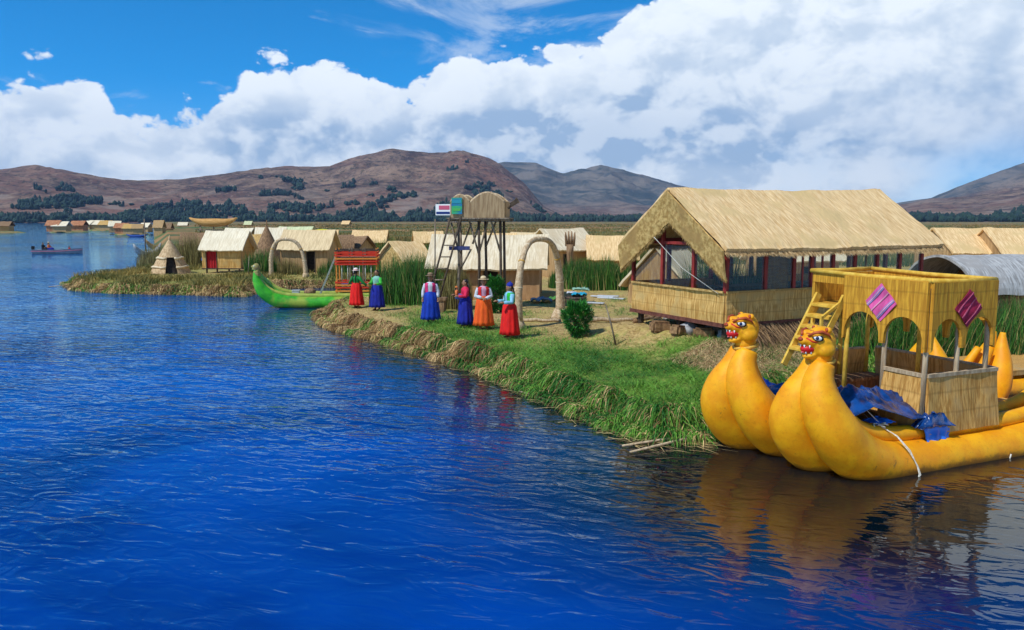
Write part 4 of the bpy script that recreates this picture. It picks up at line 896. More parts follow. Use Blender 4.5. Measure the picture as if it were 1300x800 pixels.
# ------------------------------------------------------------------ green boat
def green_boat():
    o = at(332, 392, 0); t = thing('reed_boat', 'green reed boat with an upturned bow and a red slatted cabin', 'boat', (o.x, o.y+.3, 0), R(6))
    G = [(-.30, 1.85, .05), (-.30, 1.55, .13), (-.22, 1.15, .22), (.05, .72, .29), (.60, .36, .31), (1.5, .22, .30), (3.2, .20, .30), (5.0, .22, .30), (6.0, .35, .27), (6.6, .9, .18), (6.8, 1.4, .08)]
    for y0, ym in ((.10, 0), (.22, .50), (.34, 1.20), (.46, 1.70)):
        q = MB(); bundle(q, y0, ym, G, 20); q.build('reed_bundle', green_hull, t)
    for y, m in ((.18, olive_hull), (1.5, olive_hull)):
        q = MB(); pts = smooth_path([(-.10, 1.25, .06), (.25, .86, .10), (.8, .62, .11), (1.8, .53, .11), (3.4, .52, .11), (5.2, .55, .11), (6.1, .8, .08)], 6)
        q.tube([(p.x, y, p.y) for p in pts], [p.z for p in pts], 12, lump=.05); q.build('rim_roll', m, t)
    q = MB(); q.box((3.1, .85, .44), (5.0, 1.4, .08)); q.build('deck', mat('deck_grey', (.30, .30, .25), (.46, .45, .38), scale=(4, 4, 4)), t)
    q = MB(); q.ball((-.28, .12, 1.86), (.17, .14, .20)); q.ball((-.42, .12, 1.90), (.10, .08, .07)); q.ball((-.40, .12, 1.78), (.09, .07, .04)); q.tube([(-.28, .12, 1.7), (-.24, .12, 1.45)], [.15, .17], 10); hd = remesh(q, 'figurehead', mat('figurehead_brown', (.26, .17, .07), (.36, .34, .10), scale=(9, 9, 9), bump=.2), .02, t, 3)
    for s in (-1, 1): q = MB(); q.ball((-.36, .12+s*.11, 1.93), .03); q.build('eye', white, hd)
    # cabin
    X0, X1, Y0, Y1 = 3.30, 5.15, .35, 1.60; Z0 = .48
    redb = mat('red_slat', (.60, .03, .015), (.72, .06, .02), scale=(4, 20, 20), bump=.2); orb = mat('orange_slat', (.70, .22, .03), (.8, .32, .06), scale=(4, 20, 20), bump=.2)
    for x in (X0, (X0*2+X1)/3, (X0+X1*2)/3, X1):
        for y in (Y0, Y1): q = MB(); q.bar((x, y, Z0), (x, y, 2.70), .06); q.build('post', orb if x in (X0, X1) else old_wood, t)
    for z, m in ((2.62, dark_wood), (2.50, redb), (2.37, redb), (2.23, orb), (2.10, redb), (1.97, redb), (1.12, redb), (1.00, orb), (.88, redb), (.72, orb)):
        q = MB(); q.box(((X0+X1)/2, Y0-.05, z), (X1-X0+.1, .05, .072)); q.box(((X0+X1)/2, Y1+.05, z), (X1-X0+.1, .05, .072))
        for xx in (X0-.055, X1+.055): q.box((xx, (Y0+Y1)/2, z), (.05, Y1-Y0, .072))
        q.build('slat', m, t)
    q = MB(); q.box(((X0+X1)/2, (Y0+Y1)/2, 2.28), (X1-X0-.05, Y1-Y0-.05, .06)); q.build('upper_deck', old_wood, t)
    q = MB(); q.box(((X0+X1)/2, Y1-.2, .95), (X1-X0-.2, .35, .08)); q.build('bench', cloth('bench_blue', (.03, .12, .40)), t)
    for i in range(6): x = X0+.25+i*.27; q = MB(); q.tube([(x, Y0, 1.15), (x, Y0, 1.95)], .018, 6); q.build('rail_stick', rope_white, t)
    for y in (.6, 1.0): q = MB(); q.bar((2.45, y, .5), (3.24, y, 2.35), .05); q.build('ladder_rail', mat('rail_grey', (.30, .34, .28)), t)
    for i in range(7): k = (i+.6)/7.2; q = MB(); q.bar((2.45+.80*k, .6, .5+1.85*k), (2.45+.80*k, 1.0, .5+1.85*k), .035); q.build('rung', MATS['rail_grey'], t)
    q = MB(); q.ball((2.0, .75, .66), (.28, .22, .18), lump=.2); b = q.build('sack', thatch_brown, None); b.location = t.location; b.rotation_euler = t.rotation_euler; tag(b, 'dark brown sack lying on the green boat deck', 'sack')
    q = MB(); q.box((1.35, .8, .60), (.34, .28, .24), bev=.02); q.box((1.35, .8, .735), (.36, .30, .03)); b = q.build('crate', mat('crate_white', (.5, .5, .47))); b.location = t.location; b.rotation_euler = t.rotation_euler; tag(b, 'small white crate on the green boat deck near the bow', 'crate')
green_boat()

# ------------------------------------------------------------------ people
POSE = {'down': [((-.235, .02, 1.02), (-.245, -.06, .82)), ((.235, .02, 1.02), (.245, -.06, .82))],
        'clasp': [((-.235, .0, 1.02), (-.06, -.20, .98)), ((.235, .0, 1.02), (.06, -.20, .96))],
        'offer': [((-.22, -.05, 1.04), (-.16, -.30, 1.06)), ((.22, -.05, 1.04), (.16, -.28, 1.04))],
        'wide': [((-.30, -.02, 1.07), (-.44, -.12, .93)), ((.30, .0, 1.06), (.46, -.10, .98))],
        'sit': [((-.22, -.05, 1.05), (-.14, -.28, 1.0)), ((.22, -.05, 1.05), (.14, -.28, 1.0))]}
def person(loc, rz, label, skirt, blouse, vest=None, hat=None, hatband=None, pose='down', sc=1.0, cap=None, group=None, sleeve=None, seated=False):
    t = thing('person', label, 'person', loc, rz, group, sc); b = MB()
    for s in (-1, 1):
        if seated: b.tube([(s*.09, 0, .80), (s*.12, -.38, .80), (s*.12, -.42, .42)], [.08, .06, .045], 10); b.ball((s*.12, -.48, .40), (.045, .11, .04))
        else: b.tube([(s*.085, 0, .84), (s*.09, -.01, .45), (s*.09, .015, .07)], [.082, .056, .038], 10); b.ball((s*.09, -.05, .04), (.042, .11, .038))
    b.ball((0, 0, .87), (.155, .115, .14)); b.ball((0, 0, 1.12), (.15, .10, .20)); b.ball((0, 0, 1.24), (.175, .085, .075)); b.tube([(0, .01, 1.22), (0, 0, 1.40)], [.055, .048], 10)
    b.ball((0, -.005, 1.455), (.074, .088, .103)); b.ball((0, -.03, 1.40), (.052, .055, .05)); b.ball((0, -.098, 1.445), (.014, .016, .020)); b.ball((-.075, 0, 1.45), (.012, .022, .03)); b.ball((.075, 0, 1.45), (.012, .022, .03))
    ps = POSE[pose]
    for i, s in ((0, -1), (1, 1)):
        e, w_ = Vector(ps[i][0]), Vector(ps[i][1]); sh_ = Vector((s*.165, 0, 1.255)); d = (w_-e).normalized()
        b.tube([sh_, (sh_+e)/2, e, w_], [.050, .045, .038, .026], 10); pc = w_+d*.045; b.tube([w_, pc, w_+d*.085], [.026, .034, .030], 8)
        side = d.cross(Vector((0, 0, 1)) if abs(d.z) < .8 else Vector((0, 1, 0))).normalized(); nr = d.cross(side)
        for k in range(4):
            o_ = w_+d*.075+side*(k-1.5)*.018; L = (.058, .068, .064, .050)[k]; b.tube([o_, o_+d*L*.6+nr*.006, o_+d*L+nr*.022], [.0095, .009, .0075], 6)
        o_ = w_+d*.03-side*.025*s; b.tube([o_, o_-side*.028*s+d*.025, o_-side*.032*s+d*.055], [.011, .010, .008], 6)
    body = remesh(b, 'body', skin, .0085, t, 2)
    for s in (-1, 1): q = MB(); q.ball((s*.028, -.084, 1.468), (.012, .008, .007)); q.build('eye', black, t)
    q = MB(); q.ball((0, -.086, 1.408), (.022, .008, .006)); q.build('mouth', mat('lips', (.25, .05, .04)), t)
    q = MB(); q.ball((0, .018, 1.475), (.083, .088, .100)); q.build('hair', hairm, t)
    for s in (-1, 1): q = MB(); q.tube([(s*.05, .075, 1.44), (s*.07, .12, 1.25), (s*.06, .13, 1.02)], [.024, .020, .008], 7); q.build('braid', hairm, t)
    q = MB()
    if seated: q.tube([(0, .05, .93), (0, -.12, .88), (0, -.42, .82), (0, -.50, .55)], [.19, .23, .20, .19], 18, lump=.1)
    else: q.lathe([(.145, 1.03), (.165, 1.0), (.215, .92), (.245, .75), (.275, .5), (.305, .25), (.325, .13), (.31, .13)], 60, ell=.85, pleat=.075, np_=11)
    q.build('skirt', skirt, t)
    pr = [(.150, .96), (.155, 1.05), (.172, 1.18), (.180, 1.25), (.12, 1.305), (.062, 1.335)]
    q = MB(); q.lathe(pr, 28, ell=.72); q.build('blouse', blouse, t)
    for i, s in ((0, -1), (1, 1)):
        e, w_ = Vector(ps[i][0]), Vector(ps[i][1]); sh_ = Vector((s*.155, 0, 1.262)); q = MB(); q.tube([sh_, (sh_+e)/2, e, e+(w_-e)*.5, e+(w_-e)*.93], [.062, .064, .060, .055, .044], 12, lump=.1); q.build('sleeve', sleeve or blouse, t)
    if vest:
        q = MB(); q.lathe([(a+.016, z) for a, z in [(.152, .99)]+pr[1:5]], 28, a0=-PI/2+.42, a1=1.5*PI-.42, ell=.74); q.build('vest', vest, t)
    if hat:
        q = MB(); q.lathe([(.165, 1.535), (.10, 1.535), (.092, 1.56), (.082, 1.61), (.045, 1.635), (.0, 1.64)], 24, pleat=0); q.lathe([(.168, 1.528), (.09, 1.528)], 24); q.build('hat', hat, t)
        q = MB(); q.lathe([(.096, 1.540), (.094, 1.572)], 24); q.build('hat_band', hatband or black, t)
    if cap:
        q = MB(); q.ball((0, .008, 1.505), (.088, .098, .085)); q.ball((0, .02, 1.59), (.022, .022, .025)); q.build('cap', cap, t)
    return t
c_blue = cloth('skirt_blue', (.004, .045, .42), (.003, .025, .26)); c_navy = cloth('skirt_navy', (.010, .018, .28), (.006, .010, .15)); c_red = cloth('skirt_red', (.80, .012, .008), (.55, .008, .006)); c_or = cloth('skirt_orange', (.90, .13, .012), (.72, .08, .01))
c_white = cloth('blouse_white', (.70, .70, .74)); c_pink = cloth('vest_pink', (.80, .035, .17)); c_green = cloth('jacket_green', (.010, .20, .035)); c_lime = cloth('jacket_lime', (.06, .50, .05)); c_mint = cloth('blouse_mint', (.25, .55, .42)); c_sky = cloth('blouse_sky', (.25, .55, .70))
c_rose = cloth('jacket_rose', (.72, .02, .08)); c_lpink = cloth('blouse_pale_pink', (.75, .38, .50))
straw_hat = mat('straw_hat', (.60, .42, .22), (.74, .57, .34), scale=(60, 60, 60)); brown_hat = mat('brown_hat', (.22, .13, .07), (.30, .19, .11), scale=(40, 40, 40))
person(on(453, 391), R(150), 'woman in red skirt, green jacket and red banded hat by the green boat', c_red, c_green, None, mat('white_hat', (.78, .66, .58)), redp, 'wide', 1.0)
person(on(479, 394), R(-25), 'hatless woman in blue skirt, mint blouse and lime sleeves by the green boat', c_navy, c_mint, None, None, None, 'offer', 1.0, cap=None, sleeve=c_lime)
person(on(547, 410), R(0), 'woman in a wide blue skirt, white blouse and pink vest with a brown hat', c_blue, c_white, c_pink, brown_hat, black, 'down', 1.06)
person(on(591, 416), R(-72), 'woman in rose jacket and navy skirt holding a small child', c_navy, c_rose, None, None, None, 'offer', 1.02)
person(on(614, 418), R(4), 'woman in an orange skirt, pale pink blouse and red vest with a straw hat', c_or, c_lpink, cloth('vest_red', (.72, .02, .015)), straw_hat, brown_hat, 'clasp', 1.06, sleeve=c_white)
person(on(647, 430), R(-62), 'woman in a red skirt, green vest and blue knitted cap, nearest the archway', c_red, c_sky, cloth('vest_green', (.03, .48, .05)), None, None, 'offer', 1.06, cap=cloth('cap_blue', (.015, .03, .34)))
p = on(591, 416)
person(Vector((p.x-.28, p.y-.06, p.z+.62)), R(90), 'small child in an orange cap carried in a woman\'s arms', cloth('child_blue', (.05, .12, .42)), cloth('child_orange', (.75, .20, .06)), None, None, None, 'clasp', .48, cap=cloth('cap_orange', (.85, .24, .05)), seated=True)
p = on(260, 346)
person(Vector((p.x, p.y+.2, p.z-.15)), R(20), 'person in a blue shawl sitting on the yellow reed pile on the far left shore', cloth('skirt_mustard', (.42, .32, .02)), cloth('shawl_blue', (.02, .10, .36)), None, None, None, 'sit', .95, cap=redp, seated=True)

# ------------------------------------------------------------------ motor boat with its people
def motor_boat():
    p = at(74, 322, 0); t = thing('motor_boat', 'low grey motor boat carrying three people on the open lake at the left', 'boat', p, R(3))
    q = MB(); n = 16; V = []; Fc = []
    for i in range(n+1):
        u = i/n; x = -2.8+5.7*u; w_ = .75*(1-max(0, (u-.45)/.55)**2.2)+.02; zt_ = .50+.32*max(0, u-.5)**1.3*1.6; V += [(x, -w_, zt_), (x, -w_*.75, .02), (x, 0, -.08), (x, w_*.75, .02), (x, w_, zt_), (x, w_*.9, zt_), (x, 0, .18), (x, -w_*.9, zt_)]
    for i in range(n):
        for k in range(8): Fc.append((i*8+k, i*8+(k+1) % 8, (i+1)*8+(k+1) % 8, (i+1)*8+k))
    Fc += [tuple(range(8)), tuple(range(n*8, n*8+8))]; q.add(V, Fc); q.build('hull', mat('boat_grey', (.16, .20, .24), (.24, .28, .32), scale=(2, 2, 2)), t)
    q = MB()
    for s in (-1, 1): q.tube([(-2.8+5.7*i/12, s*(.77*(1-max(0, (i/12-.45)/.55)**2.2)+.02), .30+.25*max(0, i/12-.5)**1.3*1.6) for i in range(13)], .04, 6)
    q.build('rubbing_strake', mat('strake_pink', (.50, .16, .22)), t)
    for x in (-1.4, .2, 1.3): q = MB(); q.box((x, 0, .42), (.3, 1.2, .06)); q.build('bench', old_wood, t)
    q = MB(); q.box((-2.95, 0, .72), (.34, .30, .42), bev=.06); q.tube([(-2.95, 0, .6), (-2.98, 0, -.2)], .06, 8); q.tube([(-2.8, 0, .75), (-2.3, .05, .8)], .02, 6); q.build('outboard_motor', black, t)
    return p
mp_ = motor_boat()
for dx, lab, sk, bls in ((-1.85, 'person in black steering at the motor in the small grey boat', cloth('cloth_black', (.012, .012, .02)), cloth('cloth_black', (.012, .012, .02))), (-1.15, 'person in orange vest and blue trousers sitting midway in the small grey boat', c_navy, cloth('child_orange', (.75, .20, .06))), (1.35, 'person in a red and white top sitting at the bow of the small grey boat', c_white, redp)):
    person(Vector((mp_.x+dx, mp_.y+.1, -.38 if dx < 1 else -.50)), R(80), lab, sk, bls, None, straw_hat if -1.5 < dx < 0 else None, None, 'sit', 1.1 if dx < 1 else .9, seated=True)

# ------------------------------------------------------------------ far left floating islands, huts and boats
far_hut_label = 'tiny far-off reed hut on the horizon of the lake'
def raft(label, px0, px1, py, dep, m, name='floating_island', h=.7):
    a = at(px0, py, 0); b = at(px1, py, 0); q = MB(); c = (a+b)/2; L = (b-a).length
    def f_(u, v):
        ang = 2*PI*u; r = v; x = L/2*r*math.cos(ang)*(1+.1*math.sin(3*ang)); y = dep/2*r*math.sin(ang)
        return (x, y, h*(1-r**6)*(.9+.3*mnoise.noise(Vector((x*.4, y*.4, px0))))-.1*r)
    vs = [(0, 0, h)]; fs = []; nu, nv = 28, 7
    for j in range(1, nv+1):
        for i in range(nu): vs.append(f_(i/nu, j/nv))
    for i in range(nu): fs.append((0, 1+i, 1+(i+1) % nu))
    for j in range(nv-1):
        for i in range(nu): A_ = 1+j*nu+i; B_ = 1+j*nu+(i+1) % nu; fs.append((A_, A_+nu, B_+nu, B_))
    q.add(vs, fs, True); o = q.build(name, m, None, c); o['kind'] = 'structure'; return c
isl = mat('far_island', (.08, .16, .03), (.34, .22, .08), scale=(.5, .5, 1.5), lo=.4, hi=.6)
raft('', -30, 24, 296, 20, isl); raft('', 66, 108, 295, 16, isl); raft('', 148, 186, 298, 14, isl); raft('', 112, 150, 293, 14, isl)
def tiny(label, px, py, w_, h, rz, roofm, wallm=thatch_wall, name='reed_hut', group=None):
    p = at(px, py, .4); t = thing(name, label, 'hut', p, rz, group)
    q = MB(); q.box((0, 0, h*.3), (w_*.85, w_*.7, h*.6)); q.prism([(0, h*.6), (w_*.7, h*.6), (w_*.35, h*.95)], (-w_*.4, -w_*.35, 0), (0, 1, 0), .06); q.build('wall', wallm, t)
    for s in (1, -1): q = MB(); q.sheet(lambda u, v: (w_*(u-.5), -s*w_*.45*v, h-h*.48*v+.1*mnoise.noise(Vector((u*5, v*3, px)))), 8, 4, .12*s); q.build('roof', roofm, t)
ob = mat('thatch_rust', (.34, .12, .05), (.5, .22, .10), scale=(2, 2, 2))
for px, py, w_, h, m, lab in ((6, 294, 5, 3.2, thatch_brown, 'brown hut on the far island at the left edge of the view'), (70, 294, 4.5, 3.6, ob, 'rust coloured hut at the left end of the far green island'), (79, 294, 5, 3.2, MATS['thatch_cream'], 'cream roofed hut on the far green island'), (101, 293, 5, 3.4, ob, 'rust roofed hut at the right end of the far green island'),
        (112, 291.5, 6, 3.4, MATS['thatch_cream'], 'cream hut just right of the far green island'), (124, 291.5, 6, 3.6, MATS['thatch_cream'], 'second cream hut right of the far green island'), (136, 292, 5, 3.5, thatch_gold, 'golden hut left of the brown hut cluster'), (147, 295, 3.6, 3.4, MATS['thatch_cream'], 'cream roof on the brown hut cluster'), (156, 296.5, 3.8, 2.8, ob, 'rust walled hut in the middle of the brown hut cluster'), (166, 297, 3.4, 2.6, thatch_gold, 'golden hut in the brown hut cluster'), (176, 297, 3.0, 2.6, thatch_wall, 'plain brown hut at the right of the brown hut cluster'), (186, 295, 3.2, 2.8, MATS['thatch_cream'], 'pale hut left of the tipi on the far shore')):
    tiny(lab, px, py, w_, h, R(random.uniform(-15, 15)), m, wallm=m if m is ob else thatch_wall)
for px, py, w_, h, m, lab in ((203, 300, 2.4, 3.6, thatch_wall, 'tall brown hut just above the tipi on the left'), (214, 299, 2.2, 3.0, thatch_brown, 'dark brown hut behind the tip of the tipi'), (233, 291, 4, 2.8, MATS['thatch_cream'], 'pale roof left of the boat-shaped lookout'), (316, 291, 3.4, 3.3, MATS['thatch_lime'], 'greenish roof right of the boat-shaped lookout'), (440, 290, 4, 3.4, thatch_roof, 'straw roof far behind the red slatted cabin')):
    tiny(lab, px, py, w_, h, R(random.uniform(-12, 12)), m)
def skiff(label, px, py, L, m, rz, rise=.7, cat='boat', name='reed_boat'):
    p = at(px, py, 0); t = thing(name, label, cat, p, rz); n = 14
    for s in (-1, 1):
        q = MB(); q.tube([((i/n-.5)*L, s*.3*(1-abs(i/n*2-1)**2), .2+rise*abs(i/n*2-1)**3) for i in range(n+1)], [.06+.30*(1-abs(i/n*2-1)**2.5) for i in range(n+1)], 10); q.build('reed_bundle', m, t)
    q = MB(); q.box((0, 0, .42), (L*.5, .5, .08)); q.build('seat', old_wood, t)
skiff('grey boat bow sticking out from the reeds at the left', 188, 325, 4.0, thatch_grey, R(70), 1.2)
skiff('tan reed boat moored beside the tall brown hut', 205, 317, 5.0, thatch_wall, R(60), 1.4)
skiff('small blue boat on the water below the brown hut cluster', 174, 301, 5, cloth('boat_blue', (.03, .08, .30)), R(5), .5)
q = MB(); q.tube([(0, 0, -.3), (.05, 0, 4.2)], [.10, .06], 8); b = q.build('post', old_wood, None, at(185, 322, 0)); tag(b, 'tall grey mooring post beside the grey boat bow', 'post')
# ------------------------------------------------------------------ odds and ends on the island
def obj_on(mb, name, m, px, py, label, cat, rz=0, dz=0, group=None):
    o = mb.build(name, m, None, on(px, py)+Vector((0, 0, dz))); o.rotation_euler = (0, 0, rz); tag(o, label, cat, group); return o
def barrel():
    p = on(731, 389); t = thing('barrel', 'dark brown tub with rags piled on top, right of the archway', 'tub', p)
    q = MB(); q.lathe([(0, 0), (.36, 0), (.43, .2), (.44, .4), (.40, .42), (.38, .1), (0, .08)], 20); q.build('tub', dark_wood, t)
    for z in (.12, .34): q = MB(); q.lathe([(.43, z-.02), (.45, z), (.43, z+.02)], 20); q.build('hoop', black, t)
barrel()
def rag(px, py, label, c, s, dz, seed):
    q = MB(); q.sheet(lambda u, v: ((u-.5)*s, (v-.5)*s*.8, .10+.16*s*mnoise.noise(Vector((u*4+seed, v*4, 0)))+.05*mnoise.noise(Vector((u*11, v*9, seed)))-.5*s*max(0, abs(u-.5)-.35)), 18, 16, .012, True)
    obj_on(q, 'rag', c, px, py, label, 'rag', dz=dz)
rag(735, 388, 'turquoise rag draped on the dark tub', cloth('rag_turquoise', (.02, .38, .55)), .62, .40, 2); rag(726, 387, 'white rag on the left side of the dark tub', c_white, .42, .42, 5)
rag(737, 384, 'pale green rag heaped behind the tub', cloth('rag_green', (.30, .50, .36)), .7, .5, 7); rag(687, 384, 'grey crumpled sheet on the ground left of the archway', cloth('rag_grey', (.26, .28, .33)), .9, .05, 3)
rag(705, 382, 'small green cloth on the ground under the archway', cloth('rag_leaf', (.08, .26, .05)), .7, .03, 9); rag(660, 380, 'blue crumpled cloth by the wall of the canvas-roofed hut', cloth('rag_blue', (.04, .08, .30)), .6, .08, 11)
for px, py, L, rz, lab in ((765, 378, 1.2, -38, 'white plank lying furthest left on the straw'), (776, 380, 1.3, -28, 'white plank lying furthest right on the straw by the reeds'), (754, 386, .9, -25, 'short pale plank in front of the other planks'), (812-40, 377, 1.0, -20, 'grey plank behind the white planks')):
    q = MB(); q.box((0, 0, .05), (L, .20, .05), bev=.008); obj_on(q, 'plank', mat('plank_white', (.48, .50, .52), (.62, .63, .65), scale=(3, 20, 20)), px, py, lab, 'plank', R(rz))
def log(px0, py0, px1, py1, r, label, m=pole_wood, cat='log', dz=.0):
    a, b = on(px0, py0), on(px1, py1); q = MB(); n = 8
    q.tube([a*(1-i/n)+b*(i/n)+Vector((0, 0, r*.8+dz+.02*math.sin(i*2))) for i in range(n+1)], [r*(1-.3*i/n) for i in range(n+1)], 10, wob=.15)
    tag(q.build('log', m), label, cat)
log(722, 408, 806, 409, .09, 'long pale log lying across the straw right of the bush'); log(650, 408, 712, 409, .07, 'pale log lying between the archway feet')
log(815, 405, 848, 402, .08, 'short log against the corner of the large hut', block_brown); log(806, 420, 838, 407, .09, 'brown log leaning on the block pile under the large hut', block_brown)
def stick(px, py, h, lean, label):
    q = MB(); q.tube([(0, 0, -.1), (lean*.5, 0, h*.5), (lean, .02, h)], [.028, .024, .018], 7, wob=.2); obj_on(q, 'stick', old_wood, px, py, label, 'stick')
stick(783, 430, 1.12, -.32, 'crooked thin stick standing in the straw right of the bush')
stick(303+12, 352, 1.3, .1, 'short dark stake on the shore behind the green bow')
# blocks and stones under the hut
random.seed(21); kk = 0
for px, py, s, m, lab in ((823, 412, .34, block_brown, 'brown reed-root block at the left corner under the large hut'), (838, 418, .36, block_brown, 'second brown reed-root block under the gable of the large hut'), (852, 410, .30, stone, 'grey stone behind the brown blocks under the gable'), (862, 424, .34, block_brown, 'brown reed-root block midway under the gable'), (876, 417, .32, stone, 'grey stone midway under the gable'), (893, 428, .36, block_brown, 'brown reed-root block near the hut corner'), (908, 421, .36, stone, 'large grey stone under the hut corner'), (925, 433, .34, stone, 'pale grey stone right at the hut corner behind the far puma head')):
    q = MB()
    if m is stone: q.ball((0, 0, .10), (s*.9, s*.7, s*.62), 16, 10, lump=.35)
    else: q.box((0, 0, .08), (s*1.5, s, s*.9), Matrix.Rotation(R(random.uniform(-14, 14)), 3, 'Y'), bev=.06)
    obj_on(q, 'stone' if m is stone else 'root_block', m, px, py, lab, 'stone' if m is stone else 'reed block', R(random.uniform(-30, 60)), .02)
for i, (u, v) in enumerate(((.15, .15), (2.0, .2), (4.0, .2), (6.0, .2), (7.2, .2), (.15, 2.0), (.15, 3.8))):
    w0 = HC+HU*u+HV*v; g = gz(w0.x, w0.y); q = MB(); q.tube([(0, 0, -.1), (0, 0, 1.29-g)], .09, 8, wob=.1); o = q.build('hut_stilt', dark_wood, bpy.data.objects['reed_hut'])
    o.parent = bpy.data.objects['reed_hut']; o.location = (u, v, g)
# hand-shaped totem by the steep hut
def totem():
    t = thing('reed_totem', 'brown reed bundle shaped like an open hand before the steep gabled hut', 'totem', atd(724, 45, .45))
    q = MB(); q.tube([(0, 0, 0), (0, 0, 1.0), (0, 0, 1.7), (0, 0, 2.2)], [.24, .20, .22, .24], 10, ell=.8); q.build('stem', thatch_brown, t)
    for k in range(4): x = (k-1.5)*.13; q = MB(); q.tube([(x, 0, 2.1), (x*1.25, 0, 2.6), (x*1.35, 0, 2.98-.06*abs(k-1.5))], [.08, .07, .03], 8); q.build('finger', thatch_brown, t)
totem()
# ------------------------------------------------------------------ plants
def bush(px, py, r, h, label, name='shrub'):
    p = on(px, py); t = thing(name, label, 'bush', p)
    q = MB(); q.tube([(0, 0, -.05), (.02, 0, h*.5)], [.06, .04], 7)
    for a in range(6): q.tube([(0, 0, h*.2), (r*.5*math.cos(a), r*.5*math.sin(a), h*.65)], [.03, .01], 5)
    q.build('trunk', dark_wood, t)
    n = 5200; u = rng.normal(size=(n, 3)); u /= np.linalg.norm(u, axis=1)[:, None]; rr = rng.uniform(.35, 1, n)**.4
    c = np.stack([u[:, 0]*r, u[:, 1]*r, u[:, 2]*h*.5], 1)*rr[:, None]; lump = 1+.16*np.sin(u[:, 0]*7+u[:, 2]*5)+.12*np.sin(u[:, 1]*9-u[:, 2]*8); c *= lump[:, None]; c[:, 2] += h*.52
    o2 = u*rng.uniform(.05, .11, n)[:, None]+rng.normal(size=(n, 3))*.03; o2[:, 2] += .02
    ribbons('crown', c, c+o2*.5+np.array([0, 0, .01]), c+o2, .038, leaf_green, t, 2)
bush(732, 427, .42, .98, 'rounded dark green bush by the right foot of the tall archway')
bush(628, 398, .36, 1.35, 'bright green shrub behind the woman in the orange skirt')
def reed_clump(px, py, rx, ry, n, h, m, label, name='reed_clump', dz=0, lean=.18, width=.035, pos=None):
    p = pos if pos is not None else on(px, py); t = thing(name, label, 'reeds', p)
    a = rng.uniform(0, 2*PI, n); r_ = np.sqrt(rng.uniform(0, 1, n)); xy = np.column_stack([np.cos(a)*r_*rx, np.sin(a)*r_*ry])
    hh = h*(.45+.55*rng.uniform(0, 1, n)**.8)*(1-.45*r_**3)*(.62+.75*fbm(xy[:, 0]+px, xy[:, 1], 1.3, 3, 3))
    stalks('stems', xy, -.1, hh, m, width, lean, t)
    k = rng.uniform(0, 1, n) < (.14 if m is reed_green else .0)
    if k.any(): stalks('dry_stems', xy[k]*1.03, -.1, hh[k]*1.06, reed_dry, width, lean*1.6, t)
    return t
reed_clump(520, 384, 1.7, 1.2, 3200, 2.1, reed_green, 'tall green reeds left of the lookout tower')
reed_clump(497, 384, .5, .5, 500, 2.0, reed_dry, 'dry upright reeds behind the woman with the lime shawl')
reed_clump(548, 372, 1.0, .8, 1500, 2.3, reed_green, 'green reeds right behind the woman in the pink vest')
reed_clump(580, 392, .62, .5, 1500, 1.9, reed_dry, 'dry brown reed stook at the foot of the tower ladder', lean=.12)
reed_clump(569, 388, .4, .4, 600, 1.5, reed_dry, 'smaller dry reed stook left of the tower foot', lean=.2)
reed_clump(775, 366, 2.5, 1.0, 5200, 1.75, reed_green, 'thick green reeds under the small hut left of the large open hut')
reed_clump(735, 364, 1.6, .9, 3000, 1.7, reed_green, 'thick green reeds under the steep gabled hut')
reed_clump(240, 349, 1.6, 1.0, 1500, 2.6, reed_dry, 'dark olive reeds between the tipi and the stilt hut', pos=atd(238, 60, .45))
reed_clump(330, 349, 1.0, 1.0, 1500, 2.3, reed_green, 'green reeds right of the stilt hut', pos=atd(328, 50, .45))
reed_clump(355, 349, 2.0, 1.0, 1200, 1.4, reed_dry, 'olive reeds seen through the left archway', pos=atd(348, 52, .45))
reed_clump(437, 349, 2.4, 1.0, 2200, 1.6, reed_green, 'green reeds behind the red slatted cabin', pos=atd(450, 50, .45))
reed_clump(925, 400, 1.6, 1.2, 2600, 2.9, reed_green, 'green reeds seen through the corner of the large hut', pos=Vector((6.9, 25.6, .4)))
reed_clump(1270, 430, 3.6, 1.2, 5200, 1.6, reed_green, 'green reeds behind the stern of the puma boat', pos=Vector((14.2, 22.0, .3)), lean=.3)
reed_clump(1150, 430, 1.5, .7, 2600, 1.55, reed_green, 'green reeds behind the cabin arches', pos=Vector((10.3, 20.6, .3)), lean=.3)
reed_clump(1230, 430, 2.2, .8, 2600, 1.6, reed_green, 'green reeds behind the second orange boat', pos=Vector((12.0, 21.0, .3)), lean=.3)
reed_clump(200, 349, 1.4, 3.0, 1500, 2.2, reed_dry, 'brown reeds behind the grey boat bow', pos=atd(200, 66, .1))
for i, (px, D_, h_, rx) in enumerate(((462, 60, 2.1, 2.0), (535, 62, 2.3, 2.2), (660, 60, 2.0, 1.6), (705, 63, 2.0, 1.4), (300, 66, 2.3, 2.2), (415, 66, 2.2, 2.2), (250, 72, 2.4, 2.6), (795, 60, 2.0, 2.0), (495, 74, 2.2, 2.8), (590, 72, 2.2, 2.4))):
    o = reed_clump(px, 350, rx, .9, 1100, h_, reed_green if i % 3 else reed_dry, 'loose tuft of reeds rising in the marsh among the distant huts', pos=atd(px, D_, .3), width=.05); o['group'] = 'reed tufts among the distant huts'
